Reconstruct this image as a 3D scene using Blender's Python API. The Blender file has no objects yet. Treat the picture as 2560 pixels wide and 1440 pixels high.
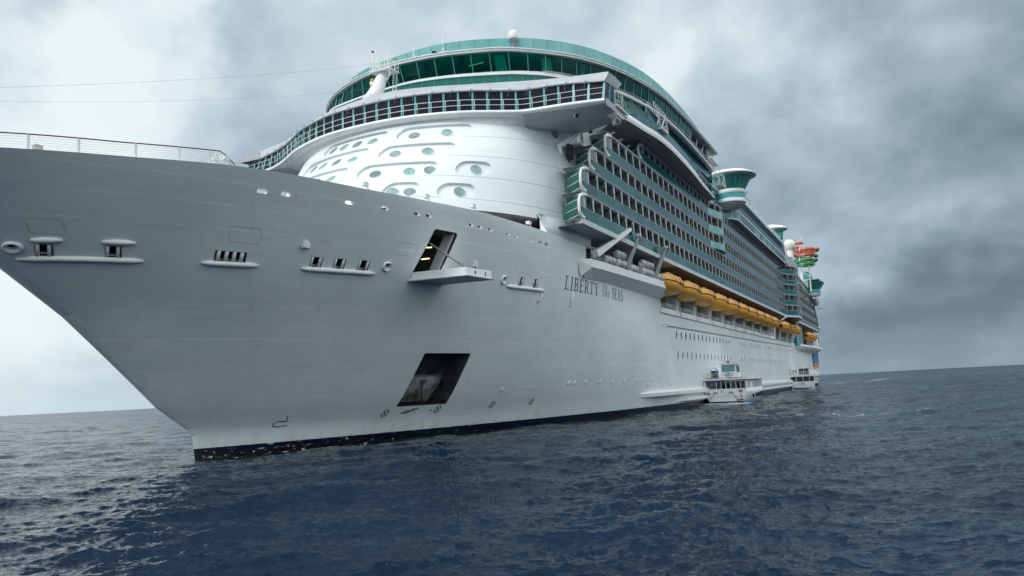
import bpy, bmesh, math, random
import numpy as np
from mathutils import Vector, Matrix
# World frame: X runs aft along the ship, Y to its starboard side, Z up, water at 0.
random.seed(7); RS = np.random.RandomState(11)
scn = bpy.context.scene
COL = scn.collection
R = math.radians

# ---------------------------------------------------------------- camera
CAM = (-47.87, -52.42, 4.347)
cd = bpy.data.cameras.new('camera'); cam = bpy.data.objects.new('camera', cd); COL.objects.link(cam)
scn.camera = cam
cd.sensor_width = 36; cd.lens = 1990/2560*36; cd.clip_start = 0.1; cd.clip_end = 60000
PSI = R(25.696); PITCH = R(7.299); ROLL = math.atan(129/2560)
aft = Vector((math.sin(PSI), math.cos(PSI))); 
def lev2w(v):   # level camera frame (right, forward, up) to world
    return Vector((math.sin(PSI)*v[0]+math.cos(PSI)*v[1], -math.cos(PSI)*v[0]+math.sin(PSI)*v[1], v[2]))
fw = Vector((0, math.cos(PITCH), math.sin(PITCH))); up0 = Vector((0, -math.sin(PITCH), math.cos(PITCH))); rt0 = Vector((1, 0, 0))
cr, sr = math.cos(ROLL), math.sin(ROLL)
rt = rt0*cr + up0*(-sr); up = rt0*sr + up0*cr
M3 = Matrix((lev2w(rt), lev2w(up), -lev2w(fw))).transposed()
cam.matrix_world = Matrix.Translation(CAM) @ M3.to_4x4()
scn.render.resolution_x = 1024; scn.render.resolution_y = 576

# ---------------------------------------------------------------- light
scn.view_settings.view_transform = 'Standard'; scn.view_settings.look = 'None'
scn.view_settings.exposure = 0.0; scn.view_settings.gamma = 1
SUN_AZ = Vector((-0.93, 0.36)); SUN_EL = R(48)
sd = bpy.data.lights.new('sun', 'SUN'); sd.energy = 1.5; sd.angle = R(14); sd.color = (1.0, .99, .97)
sun = bpy.data.objects.new('sun', sd); COL.objects.link(sun)
a_ = SUN_AZ.normalized()
sdir = Vector((a_.x*math.cos(SUN_EL), a_.y*math.cos(SUN_EL), math.sin(SUN_EL)))
sun.rotation_euler = sdir.to_track_quat('Z', 'Y').to_euler()
wd = bpy.data.worlds.new('World'); scn.world = wd; wd.use_nodes = True
nt = wd.node_tree; nt.nodes.clear()
class G:
    """tiny node graph helper"""
    def __init__(s, t): s.t = t
    def n(s, kind, **kw):
        o = s.t.nodes.new(kind)
        for k, v in kw.items(): setattr(o, k, v)
        return o
    def set(s, sock, v):
        if isinstance(v, bpy.types.NodeSocket): s.t.links.new(v, sock)
        elif v is not None:
            if sock.type == 'RGBA' and len(v) == 3: v = (*v, 1)
            sock.default_value = v
    def m(s, op, a, b=None, c=None, clamp=False):
        o = s.n('ShaderNodeMath', operation=op, use_clamp=clamp)
        for i, v in enumerate((a, b, c)):
            if v is not None: s.set(o.inputs[i], v)
        return o.outputs[0]
    def vm(s, op, a, b=None):
        o = s.n('ShaderNodeVectorMath', operation=op)
        s.set(o.inputs[0], a)
        if b is not None: s.set(o.inputs[1], b)
        return o.outputs['Value'] if op in ('DOT_PRODUCT', 'LENGTH', 'DISTANCE') else o.outputs[0]
    def noise(s, vec, scale, detail=4, rough=.5, dist=0):
        o = s.n('ShaderNodeTexNoise'); s.set(o.inputs['Vector'], vec); o.inputs['Scale'].default_value = scale
        o.inputs['Detail'].default_value = detail; o.inputs['Roughness'].default_value = rough; o.inputs['Distortion'].default_value = dist
        return o.outputs[0]
    def ramp(s, f, stops, interp='LINEAR'):
        o = s.n('ShaderNodeValToRGB'); s.set(o.inputs[0], f); e = o.color_ramp; e.interpolation = interp
        while len(e.elements) < len(stops): e.elements.new(0.5)
        for k, (p, c) in zip(e.elements, stops):
            k.position = p; k.color = (*c, 1) if len(c) == 3 else c
        return o.outputs[0]
    def mix(s, f, a, b, mode='MIX'):
        o = s.n('ShaderNodeMix', data_type='RGBA', blend_type=mode)
        s.set(o.inputs[0], f); s.set(o.inputs[6], a); s.set(o.inputs[7], b)
        return o.outputs[2]
    def mr(s, v, a, b, c=0., d=1., smooth=True):
        o = s.n('ShaderNodeMapRange', interpolation_type='SMOOTHSTEP' if smooth else 'LINEAR')
        for i, x in enumerate((v, a, b, c, d)): s.set(o.inputs[i], x)
        return o.outputs[0]
g = G(nt)
sky = g.n('ShaderNodeTexSky', sky_type='NISHITA'); sky.sun_disc = False
sky.sun_elevation = SUN_EL; sky.sun_rotation = math.atan2(a_.x, a_.y)
sky.air_density = 1.5; sky.dust_density = 3
tc = g.n('ShaderNodeTexCoord'); D = tc.outputs['Generated']
sx = g.n('ShaderNodeSeparateXYZ'); g.set(sx.inputs[0], D)
dz = g.m('MAXIMUM', sx.outputs[2], 0.0)
inv = g.m('DIVIDE', 1.0, g.m('ADD', dz, 0.42))
pl = g.n('ShaderNodeCombineXYZ'); g.set(pl.inputs[0], g.m('MULTIPLY', sx.outputs[0], inv)); g.set(pl.inputs[1], g.m('MULTIPLY', sx.outputs[1], inv)); pl.inputs[2].default_value = 3.7
n1 = g.noise(pl.outputs[0], 2.1, 8, .50, .35)
n2 = g.noise(pl.outputs[0], 5.2, 7, .52, .2)
n3 = g.noise(pl.outputs[0], 1.2, 3, .5, 0)
def dirn(px, py):   # a compass direction and height over the horizon, from level azimuth/elevation in degrees right of the view axis
    az, el = R(px), R(py)
    return lev2w((math.sin(az)*math.cos(el), math.cos(az)*math.cos(el), math.sin(el)))
wn = g.n('ShaderNodeTexNoise'); wn.inputs['Scale'].default_value = 5.5; wn.inputs['Detail'].default_value = 4; wn.inputs['Roughness'].default_value = .55; g.set(wn.inputs['Vector'], D)
wv = g.n('ShaderNodeVectorMath', operation='SCALE'); g.set(wv.inputs[0], g.vm('SUBTRACT', wn.outputs['Color'], (.5, .5, .5))); wv.inputs['Scale'].default_value = .34
DW = g.vm('NORMALIZE', g.vm('ADD', D, wv.outputs[0]))
def blob(az, el, w, amp):
    d = g.vm('DOT_PRODUCT', DW, tuple(dirn(az, el)))
    return g.mr(d, math.cos(R(w)), 1.0, 0.0, amp)
# cloud brightness field: bright towards the sun side, dark slate bank to the right
val = g.m('MULTIPLY_ADD', g.m('SUBTRACT', n1, .5), 0.95, 0.545)
val = g.m('MULTIPLY_ADD', g.m('SUBTRACT', n2, .5), .48, val)
for az, el, w, amp in ((-30, 14, 15, .34), (-27, 21, 7, .16), (-34, 6, 16, .22), (-75, 30, 50, .30), (-16, 24, 9, .07), (-19, 18, 7, .03), (-32, 27, 8, -.05), (-24, 27, 4.5, .16), (-9, 25, 9, .14),
                       (0, 27, 12, .16), (15, 24, 10, .22), (12, 21.5, 4, .14), (24, 27, 9, .14), (33, 21, 6, -.02), (29, 13.2, 9, -.10), (23.5, 17, 6, .06), (27, 3.6, 7.5, -.26), (37, 3.5, 8, -.20), (36, 12, 8, -.05), (29, 8.8, 6, .06), (125, 60, 70, .35)):
    val = g.m('ADD', val, blob(az, el, w, amp))
cc = g.ramp(val, [(0.05, (.085, .12, .17)), (.22, (.16, .22, .285)), (.38, (.26, .345, .41)), (.52, (.39, .475, .56)), (.68, (.56, .655, .73)), (.88, (.82, .90, .93)), (1.0, (.93, .98, .98))])
cc = g.mix(g.mr(n3, .40, .62, 0., .16), cc, g.mix(.5, cc, (.46, .46, .56)))
hz = g.mr(sx.outputs[2], 0.0, 0.10, 1.0, 0.0)
lft = g.mr(g.vm('DOT_PRODUCT', D, tuple(dirn(-50, 0))), .2, .95, 0., 1.)
hcol = g.mix(lft, (.27, .35, .42), (.66, .76, .82))
cc = g.mix(g.m('MULTIPLY', hz, .75), cc, hcol)
# unseen low sky behind the viewer, toned for its light on the hull, and the thin bright cloud in front of the sun
bk = g.m('MULTIPLY', g.mr(g.vm('DOT_PRODUCT', D, tuple(dirn(150, 0))), .15, .8), g.mr(sx.outputs[2], .12, .50, 1., 0.))
cc = g.mix(g.m('MULTIPLY', bk, .85), cc, (.38, .51, .56))
gl_ = g.mr(g.vm('DOT_PRODUCT', D, tuple(sdir)), math.cos(R(50)), 1., 0., 1.)
cc = g.mix(1., cc, (.965, 1.0, 1.01), 'MULTIPLY')
cc = g.mix(gl_, cc, (1.7, 1.82, 1.86))
cc = g.mix(g.mr(g.vm('DOT_PRODUCT', D, tuple(dirn(120, 48))), math.cos(R(60)), 1., 0., .9), cc, (1.55, 1.68, 1.72))  # brighter patch of unseen sky, added to light the port side
bg1 = g.n('ShaderNodeBackground'); g.set(bg1.inputs[0], sky.outputs[0]); bg1.inputs[1].default_value = 0.06
bg2 = g.n('ShaderNodeBackground'); g.set(bg2.inputs[0], cc); bg2.inputs[1].default_value = 1.0
mx = g.n('ShaderNodeMixShader'); mx.inputs[0].default_value = .96
nt.links.new(bg1.outputs[0], mx.inputs[1]); nt.links.new(bg2.outputs[0], mx.inputs[2])
wo = g.n('ShaderNodeOutputWorld'); nt.links.new(mx.outputs[0], wo.inputs[0])

# ---------------------------------------------------------------- materials
MATS = {}
def mat(name, col, rough=.5, metal=0., var=0., vscale=1., spec=.5, emit=None, coat=0., bump=0., bscale=20.):
    if name in MATS: return MATS[name]
    m = bpy.data.materials.new(name); m.use_nodes = True; t = m.node_tree; t.nodes.clear(); q = G(t)
    p = q.n('ShaderNodeBsdfPrincipled'); o = q.n('ShaderNodeOutputMaterial'); t.links.new(p.outputs[0], o.inputs[0])
    p.inputs['Roughness'].default_value = rough; p.inputs['Metallic'].default_value = metal
    p.inputs['Specular IOR Level'].default_value = spec; p.inputs['Coat Weight'].default_value = coat
    co = q.n('ShaderNodeTexCoord').outputs['Object']
    if var:
        nn = q.noise(co, vscale, 5, .6)
        c = q.mix(q.mr(nn, .3, .7), tuple(x*(1-var) for x in col), tuple(min(1, x*(1+var)) for x in col))
        q.set(p.inputs['Base Color'], c)
    else: p.inputs['Base Color'].default_value = (*col, 1)
    if bump:
        b = q.n('ShaderNodeBump'); b.inputs['Strength'].default_value = bump; b.inputs['Distance'].default_value = .02
        q.set(b.inputs['Height'], q.noise(co, bscale, 4)); t.links.new(b.outputs[0], p.inputs['Normal'])
    if emit:
        p.inputs['Emission Color'].default_value = (*emit[:3], 1); p.inputs['Emission Strength'].default_value = emit[3]
    m['nodes_p'] = p.name
    MATS[name] = m; return m
def glassmat(name, tint, refl=.1, opaque=.35, body=(.02, .15, .15), rough=.03, vx=0., vamp=0., fm=.8):
    """tinted pane: part see-through, part body colour, mirror by fresnel"""
    m = bpy.data.materials.new(name); m.use_nodes = True; t = m.node_tree; t.nodes.clear(); q = G(t)
    tr = q.n('ShaderNodeBsdfTransparent'); tr.inputs[0].default_value = (*tint, 1)
    p = q.n('ShaderNodeBsdfPrincipled'); p.inputs['Roughness'].default_value = rough
    co = q.n('ShaderNodeTexCoord').outputs['Object']
    if vx:
        s_ = q.n('ShaderNodeSeparateXYZ'); q.set(s_.inputs[0], co)
        cell = q.m('FLOOR', q.m('DIVIDE', s_.outputs[0], vx)); w = q.n('ShaderNodeTexWhiteNoise', noise_dimensions='1D'); q.set(w.inputs['W'], cell)
        nn = q.m('MULTIPLY_ADD', q.m('SUBTRACT', w.outputs['Value'], .5), vamp, 1.0)
        nz = q.m('MULTIPLY_ADD', q.m('SUBTRACT', q.noise(co, .25, 4), .5), .7, nn)
        cx = q.n('ShaderNodeVectorMath', operation='SCALE'); cx.inputs[0].default_value = body; q.set(cx.inputs['Scale'], nz)
        q.set(p.inputs['Base Color'], cx.outputs[0])
    else: p.inputs['Base Color'].default_value = (*body, 1)
    p.inputs['Specular IOR Level'].default_value = .12
    mx_ = q.n('ShaderNodeMixShader'); mx_.inputs[0].default_value = opaque
    t.links.new(tr.outputs[0], mx_.inputs[1]); t.links.new(p.outputs[0], mx_.inputs[2])
    gl = q.n('ShaderNodeBsdfGlossy'); gl.inputs['Roughness'].default_value = rough
    fr = q.n('ShaderNodeFresnel'); q.set(fr.inputs[0], q.m('MULTIPLY_ADD', q.n('ShaderNodeNewGeometry').outputs['Backfacing'], -.8333, 1.5))
    m2 = q.n('ShaderNodeMixShader'); q.set(m2.inputs[0], q.m('MULTIPLY_ADD', fr.outputs[0], fm, refl*.3, clamp=True))
    t.links.new(mx_.outputs[0], m2.inputs[1]); t.links.new(gl.outputs[0], m2.inputs[2])
    o = q.n('ShaderNodeOutputMaterial'); t.links.new(m2.outputs[0], o.inputs[0])
    MATS[name] = m; return m

def shipwhite(name, hull):
    m = bpy.data.materials.new(name); m.use_nodes = True; t = m.node_tree; t.nodes.clear(); q = G(t)
    p = q.n('ShaderNodeBsdfPrincipled'); o = q.n('ShaderNodeOutputMaterial'); t.links.new(p.outputs[0], o.inputs[0])
    co = q.n('ShaderNodeTexCoord').outputs['Object']; s_ = q.n('ShaderNodeSeparateXYZ'); q.set(s_.inputs[0], co)
    x, y, z = s_.outputs
    st = q.n('ShaderNodeMapping'); q.set(st.inputs[0], co); st.inputs['Scale'].default_value = (1, 1, .12)
    streak = q.noise(st.outputs[0], 1.1, 6, .6)
    patch = q.noise(co, .12, 5, .55)
    pan = q.n('ShaderNodeMapping'); q.set(pan.inputs[0], co); pan.inputs['Scale'].default_value = (.12, .12, .9)
    band = q.noise(pan.outputs[0], .9, 3, .5)
    base = q.mix(q.mr(patch, .35, .7), (.68, .735, .735), (.77, .82, .81))
    base = q.mix(q.mr(streak, .56, .80, 0., .35), base, (.55, .55, .52))
    base = q.mix(q.mr(band, .5, .75, 0., .25), base, (.62, .64, .66))
    # welded strake seams: thin lines at fixed heights
    def seam(zz, w, col, amt):
        nonlocal base
        d = q.m('ABSOLUTE', q.m('SUBTRACT', z, zz))
        base = q.mix(q.mr(d, w*.4, w, amt, 0.), base, col)
    if hull:
        for zz in (2.45, 4.7, 7.1, 9.4, 11.8, 16.85, 18.3, 19.75):
            d = q.m('ABSOLUTE', q.m('SUBTRACT', z, zz))
            brk = q.mr(q.noise(pan.outputs[0], 2.0+zz*.03, 3), .42, .55)
            base = q.mix(q.m('MULTIPLY', q.mr(d, .01, .045, .8, 0.), brk), base, (.95, .95, .95))
        vx = q.m('ABSOLUTE', q.m('SUBTRACT', q.m('FRACT', q.m('DIVIDE', q.m('ADD', x, q.m('MULTIPLY', z, .55)), 9.7)), .5))
        base = q.mix(q.m('MULTIPLY', q.mr(vx, .001, .004, .3, 0.), q.mr(q.noise(co, .3, 2), .5, .6)), base, (.45, .47, .5))
        # rust stains in patches
        rs = q.noise(co, .33, 7, .65)
        base = q.mix(q.mr(rs, .64, .80, 0., .38), base, (.50, .42, .24))
        # salt and algae film fading up from the boot top, streaks from the scuppers
        gr = q.m('MULTIPLY', q.mr(z, 1., 2.4, .35, 0.), q.mr(streak, .40, .75)); base = q.mix(gr, base, (.47, .47, .38))
        st2 = q.n('ShaderNodeMapping'); q.set(st2.inputs[0], co); st2.inputs['Scale'].default_value = (1, 1, .07)
        base = q.mix(q.mr(q.noise(st2.outputs[0], .55, 7, .7, .2), .56, .72, 0., .30), base, (.52, .54, .53))
        # boot top
        edge = q.m('ADD', z, q.m('MULTIPLY', q.m('SUBTRACT', q.noise(co, 1.5, 6, .7), .5), .10))
        scm = q.n('ShaderNodeMapping'); q.set(scm.inputs[0], co); scm.inputs['Scale'].default_value = (.8, .8, 2.2)
        sc = q.noise(scm.outputs[0], 1.6, 9, .68, .4)
        fr_ = q.mr(x, 2., 45., .005, .085)
        navy = q.mix(q.mr(z, .25, .6), (.005, .006, .007), (.004, .008, .03))
        navy = q.mix(q.mr(q.m('SUBTRACT', sc, fr_), .585, .605), navy, (.55, .56, .50))
        bt = q.mr(edge, .86, .90)
        base = q.mix(bt, navy, base)
        q.set(p.inputs['Roughness'], q.mr(bt, 0., 1., .3, .42))
    else:
        for zz in (24.3, 27.05, 29.75, 32.45): seam(zz, .04, (.22, .23, .24), .75)
        p.inputs['Roughness'].default_value = .4
    q.set(p.inputs['Base Color'], base)
    p.inputs['Specular IOR Level'].default_value = .4
    b = q.n('ShaderNodeBump'); b.inputs['Strength'].default_value = .22; b.inputs['Distance'].default_value = .07
    hgt = q.noise(pan.outputs[0], 2.2, 2, .5)
    if hull:   # plates pulled in between frames and stringers
        fx = q.m('ABSOLUTE', q.m('SINE', q.m('MULTIPLY', x, math.pi/2.6))); fz = q.m('ABSOLUTE', q.m('SINE', q.m('MULTIPLY', z, math.pi/2.35)))
        hgt = q.m('ADD', hgt, q.m('MULTIPLY', q.m('MULTIPLY', fx, fz), q.m('MULTIPLY', q.noise(co, .22, 3), .9)))
    q.set(b.inputs['Height'], hgt); t.links.new(b.outputs[0], p.inputs['Normal'])
    MATS[name] = m; return m
HULLM = shipwhite('hull_paint', True); SUPM = shipwhite('white_plating', False)
WHITE = mat('white_paint', (.82, .83, .82), .4, var=.05, vscale=.8)
GREYW = mat('pale_grey_paint', (.42, .44, .46), .5, var=.08, vscale=.5)
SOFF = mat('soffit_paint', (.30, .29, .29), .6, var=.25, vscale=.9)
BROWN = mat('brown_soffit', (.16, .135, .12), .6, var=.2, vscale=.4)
DARK = mat('dark_recess', (.02, .02, .022), .6, var=.4, vscale=2)
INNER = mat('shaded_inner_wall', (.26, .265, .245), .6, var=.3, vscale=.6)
BLACK = mat('black_rubber', (.012, .012, .013), .55)
NAVY = mat('navy_lettering', (.006, .01, .05), .5)
LINE = mat('outline_paint', (.20, .22, .25), .6); FAINT = mat('faint_outline', (.50, .52, .54), .6)
TEALF = mat('teal_frame', (.10, .36, .38), .35)
TEALP = glassmat('teal_panel', (.1, .4, .4), .0, .97, (.007, .125, .138), .12, 3.12, .45, .1)
TEALL = glassmat('pale_teal_panel', (.2, .6, .55), .04, .95, (.10, .42, .37), .12)
TEALB = glassmat('blue_teal_panel', (.1, .4, .4), .06, .97, (.018, .13, .158), .10, 4.0, .3, .2)
BAYG = glassmat('bay_glass', (.35, .75, .68), .06, .60, (.03, .20, .16), .05)
LOUNG = glassmat('lounge_glass', (.22, .78, .70), .0, .12, (.004, .10, .088), .03, fm=.35)
RAILG = glassmat('rail_glass', (.62, .90, .88), .05, .62, (.22, .52, .51), .05, 2.3, .18)
BRIDG = mat('bridge_glass', (.006, .008, .018), .04, spec=.16)
WING = glassmat('cabin_glass', (.35, .55, .52), .08, .75, (.09, .15, .15), .08)
DKWIN = mat('dark_window', (.008, .03, .05), .08, spec=.5)
ORANGE = mat('lifeboat_orange', (.80, .38, .045), .42, var=.15, vscale=.9); ORANGE2 = mat('lifeboat_canopy_orange', (.84, .41, .08), .5, var=.18, vscale=.8)
STEEL = mat('grey_steel', (.25, .26, .27), .45, .3, var=.15, vscale=3)
MAROON = mat('maroon_rail', (.13, .05, .05), .5)
REDP = mat('slide_red', (.52, .12, .065), .35, var=.08)
GREENP = mat('slide_green', (.04, .22, .08), .35, var=.08)
WOOD = mat('deck_floor', (.30, .27, .22), .7, var=.15)

# ---------------------------------------------------------------- mesh helper
def V3(*a): return Vector(a)
class MB:
    def __init__(s): s.v = []; s.f = []; s.mi = []; s.sm = []; s.mats = []; s.cur = 0; s.smooth = False
    def use(s, m, smooth=False):
        if m not in s.mats: s.mats.append(m)
        s.cur = s.mats.index(m); s.smooth = smooth; return s
    def add(s, vs, fs):
        o = len(s.v); s.v += [tuple(map(float, v)) for v in vs]
        for f in fs: s.f.append([i+o for i in f]); s.mi.append(s.cur); s.sm.append(s.smooth)
        return s
    def box(s, a, b):
        x0, y0, z0 = [min(p, q) for p, q in zip(a, b)]; x1, y1, z1 = [max(p, q) for p, q in zip(a, b)]
        s.add([(x0,y0,z0),(x1,y0,z0),(x1,y1,z0),(x0,y1,z0),(x0,y0,z1),(x1,y0,z1),(x1,y1,z1),(x0,y1,z1)],
              [(0,3,2,1),(4,5,6,7),(0,1,5,4),(1,2,6,5),(2,3,7,6),(3,0,4,7)]); return s
    def hexa(s, p):   # 8 points, bottom 4 then top 4
        s.add(p, [(0,3,2,1),(4,5,6,7),(0,1,5,4),(1,2,6,5),(2,3,7,6),(3,0,4,7)]); return s
    def beam(s, a, b, w, h=None, upv=(0, 0, 1)):
        a, b = Vector(a), Vector(b); h = h or w; d = (b-a)
        if d.length < 1e-6: return s
        d.normalize(); u = Vector(upv)
        if abs(d.dot(u)) > .98: u = Vector((0, 1, 0))
        r = d.cross(u).normalized(); u = r.cross(d)
        r *= w/2; u *= h/2
        return s.hexa([a-r-u, a+r-u, b+r-u, b-r-u, a-r+u, a+r+u, b+r+u, b-r+u])
    def tube(s, pts, r, n=8, cap=True, r2=None):
        pts = [Vector(p) for p in pts]; rings = []; prev = None
        rr = r if isinstance(r, (list, tuple)) else [r]*len(pts)
        for i, p in enumerate(pts):
            d = (pts[min(i+1, len(pts)-1)]-pts[max(i-1, 0)]).normalized()
            if prev is None:
                u = Vector((0, 0, 1)) if abs(d.z) < .9 else Vector((0, 1, 0))
                u = (u-d*u.dot(d)).normalized()
            else: u = (prev-d*prev.dot(d)).normalized()
            prev = u; w = d.cross(u)
            rings.append([p+(u*math.cos(2*math.pi*k/n)+w*math.sin(2*math.pi*k/n))*rr[i] for k in range(n)])
        vs = [q for g_ in rings for q in g_]; fs = []
        for i in range(len(pts)-1):
            for k in range(n): fs.append((i*n+k, i*n+(k+1) % n, (i+1)*n+(k+1) % n, (i+1)*n+k))
        if cap: fs.append(tuple(range(n))[::-1]); fs.append(tuple((len(pts)-1)*n+k for k in range(n)))
        s.add(vs, fs); return s
    def grid(s, rows, close=False):
        m = len(rows[0]); vs = [p for r in rows for p in r]; fs = []
        for i in range(len(rows)-1):
            for k in range(m if close else m-1): fs.append((i*m+k, i*m+(k+1) % m, (i+1)*m+(k+1) % m, (i+1)*m+k))
        s.add(vs, fs); return s
    def lathe(s, prof, c, n=24, axis='z', sy=1., a0=0, a1=2*math.pi):
        full = abs(a1-a0-2*math.pi) < 1e-6; rows = []
        for r, z in prof:
            row = []
            for k in range(n if full else n+1):
                a = a0+(a1-a0)*k/n; p = (r*math.cos(a), r*math.sin(a)*sy, z)
                if axis == 'y': p = (p[0], z, p[1])
                if axis == 'x': p = (z, p[0], p[1])
                row.append((c[0]+p[0], c[1]+p[1], c[2]+p[2]))
            rows.append(row)
        s.grid(rows, close=full); return s
    def slab(s, A, B):   # closed solid between matching point rings/strips A and B (lists of equal length): strip with thickness
        n = len(A[0])
        return s
    def build(s, name, parent=None, loc=None):
        me = bpy.data.meshes.new(name); me.from_pydata(s.v, [], s.f)
        for m in s.mats: me.materials.append(m)
        me.polygons.foreach_set('material_index', s.mi); me.polygons.foreach_set('use_smooth', s.sm)
        me.update(); o = bpy.data.objects.new(name, me); COL.objects.link(o)
        if parent: o.parent = parent
        if loc: o.location = loc
        return o
def fixn(o):
    b = bmesh.new(); b.from_mesh(o.data); bmesh.ops.recalc_face_normals(b, faces=b.faces); b.to_mesh(o.data); b.free(); return o
def empty(name, loc=(0, 0, 0)):
    o = bpy.data.objects.new(name, None); o.location = loc; o.empty_display_size = 1; COL.objects.link(o); return o
def tag(o, label=None, cat=None, group=None, kind=None):
    for k, v in (('label', label), ('category', cat), ('group', group), ('kind', kind)):
        if v: o[k] = v
    return o
def copy_tree(o, parent=None):
    c = o.copy(); COL.objects.link(c); c.parent = parent
    for ch in list(o.children): copy_tree(ch, c)
    return c
def crv(ctrl, n=6):
    """Catmull-Rom through control points -> dense list"""
    P = [Vector(p) for p in ctrl]; P = [P[0]*2-P[1]]+P+[P[-1]*2-P[-2]]; out = []
    for i in range(1, len(P)-2):
        for k in range(n):
            t = k/n
            out.append(.5*((2*P[i])+(P[i+1]-P[i-1])*t+(2*P[i-1]-5*P[i]+4*P[i+1]-P[i+2])*t*t+(3*P[i]-P[i-1]-3*P[i+1]+P[i+2])*t**3))
    out.append(P[-2]); return out
class Path:
    """arc-length sampled pair of curves, bottom and top, matched by parameter"""
    def __init__(s, a, b, n=12):
        s.a = crv(a, n); s.b = crv(b, n); s.L = [0]
        for p, q in zip(s.a, s.a[1:]): s.L.append(s.L[-1]+(q-p).length)
        s.len = s.L[-1]
    def at(s, d, top=False):
        d = max(0, min(s.len, d)); i = int(np.searchsorted(s.L, d, side='right'))-1; i = min(i, len(s.L)-2)
        t = (d-s.L[i])/max(1e-9, s.L[i+1]-s.L[i]); c = s.b if top else s.a
        return c[i].lerp(c[i+1], t)
    def find(s, fn):   # first arc position where fn(point) is true
        for k in range(2000):
            d = s.len*k/1999
            if fn(s.at(d)): return d
        return s.len
def panel(mb, P, d0, d1, f0=0., f1=1., off=0., th=.06, seg=4, inward=None):
    """curved pane following a Path between arc positions, f0..f1 up the height, pushed out by off"""
    n = max(1, seg); A = []; B = []
    for k in range(n+1):
        d = d0+(d1-d0)*k/n; p, q = P.at(d), P.at(d, True); e = P.at(min(P.len, d+.05))-P.at(max(0, d-.05))
        nrm = e.cross(q-p).normalized()
        if inward is not None and nrm.dot(p-Vector(inward)) < 0: nrm = -nrm
        lo, hi = p.lerp(q, f0)+nrm*off, p.lerp(q, f1)+nrm*off
        A.append((lo, hi)); B.append((lo-nrm*th, hi-nrm*th))
    ring = [[a[0], a[1], b[1], b[0]] for a, b in zip(A, B)]; sm_ = mb.smooth; mb.smooth = False
    mb.grid(ring, close=True)
    o = len(ring)*4
    base = len(mb.v)-o
    mb.f.append([base+0, base+3, base+2, base+1]); mb.mi.append(mb.cur); mb.sm.append(False)
    e = len(mb.v)-4
    mb.f.append([e, e+1, e+2, e+3]); mb.mi.append(mb.cur); mb.sm.append(False)
INW = (70, 0, 42)
# ---------------------------------------------------------------- water
def tile(L, N, amp, lmin, lmax, wind, seed, pw=3.4):
    rs = np.random.RandomState(seed); k1 = np.fft.fftfreq(N, L/N)*2*np.pi
    KX, KY = np.meshgrid(k1, k1, indexing='ij'); K = np.hypot(KX, KY); K[0, 0] = 1e9
    w = np.array(wind)/np.hypot(*wind); cosv = (KX*w[0]+KY*w[1])/K
    S = K**(-pw)*(cosv**2*.8+.12)*(cosv > -.3)
    lam = 2*np.pi/K; S *= (lam > lmin)*np.exp(-(lam/lmax)**4)
    H = (rs.randn(N, N)+1j*rs.randn(N, N))*np.sqrt(S)
    h = np.real(np.fft.ifft2(H)); sc = amp/h.std()
    dx = np.real(np.fft.ifft2(-1j*KX/K*H)); dy = np.real(np.fft.ifft2(-1j*KY/K*H))
    return h*sc, dx*sc, dy*sc, L
def samp(T, x, y):
    out = []; L = T[3]; N = T[0].shape[0]
    u = (x/L*N) % N; v = (y/L*N) % N; i = np.floor(u).astype(int) % N; j = np.floor(v).astype(int) % N; a = u-np.floor(u); b = v-np.floor(v)
    i1, j1 = (i+1) % N, (j+1) % N
    for F_ in T[:3]: out.append(F_[i, j]*(1-a)*(1-b)+F_[i1, j]*a*(1-b)+F_[i, j1]*(1-a)*b+F_[i1, j1]*a*b)
    return out
WINDV = (.8, .6)
T1 = tile(37., 512, .044, .16, 3.0, WINDV, 3, 3.3)
T2 = tile(131., 256, .115, 2.2, 16, WINDV, 5, 3.6)
T3 = tile(611., 128, .10, 14, 70, (.3, .95), 9, 3.5)
def sea_h(x, y, d=None):
    d = np.hypot(x-CAM[0], y-CAM[1]) if d is None else d
    f1 = np.clip(1.15-d/140., 0, 1); f2 = np.clip(1.2-d/700., 0, 1); f3 = np.clip(1.3-d/2500., 0, 1)
    a, b, c = samp(T1, x, y), samp(T2, x*.97+y*.2, y*.97-x*.2), samp(T3, x, y)
    h = a[0]*f1+b[0]*f2+c[0]*f3; ch = .75
    # calmer in the lee of the ship
    return h, -ch*(a[1]*f1+b[1]*f2), -ch*(a[2]*f1+b[2]*f2)
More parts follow.
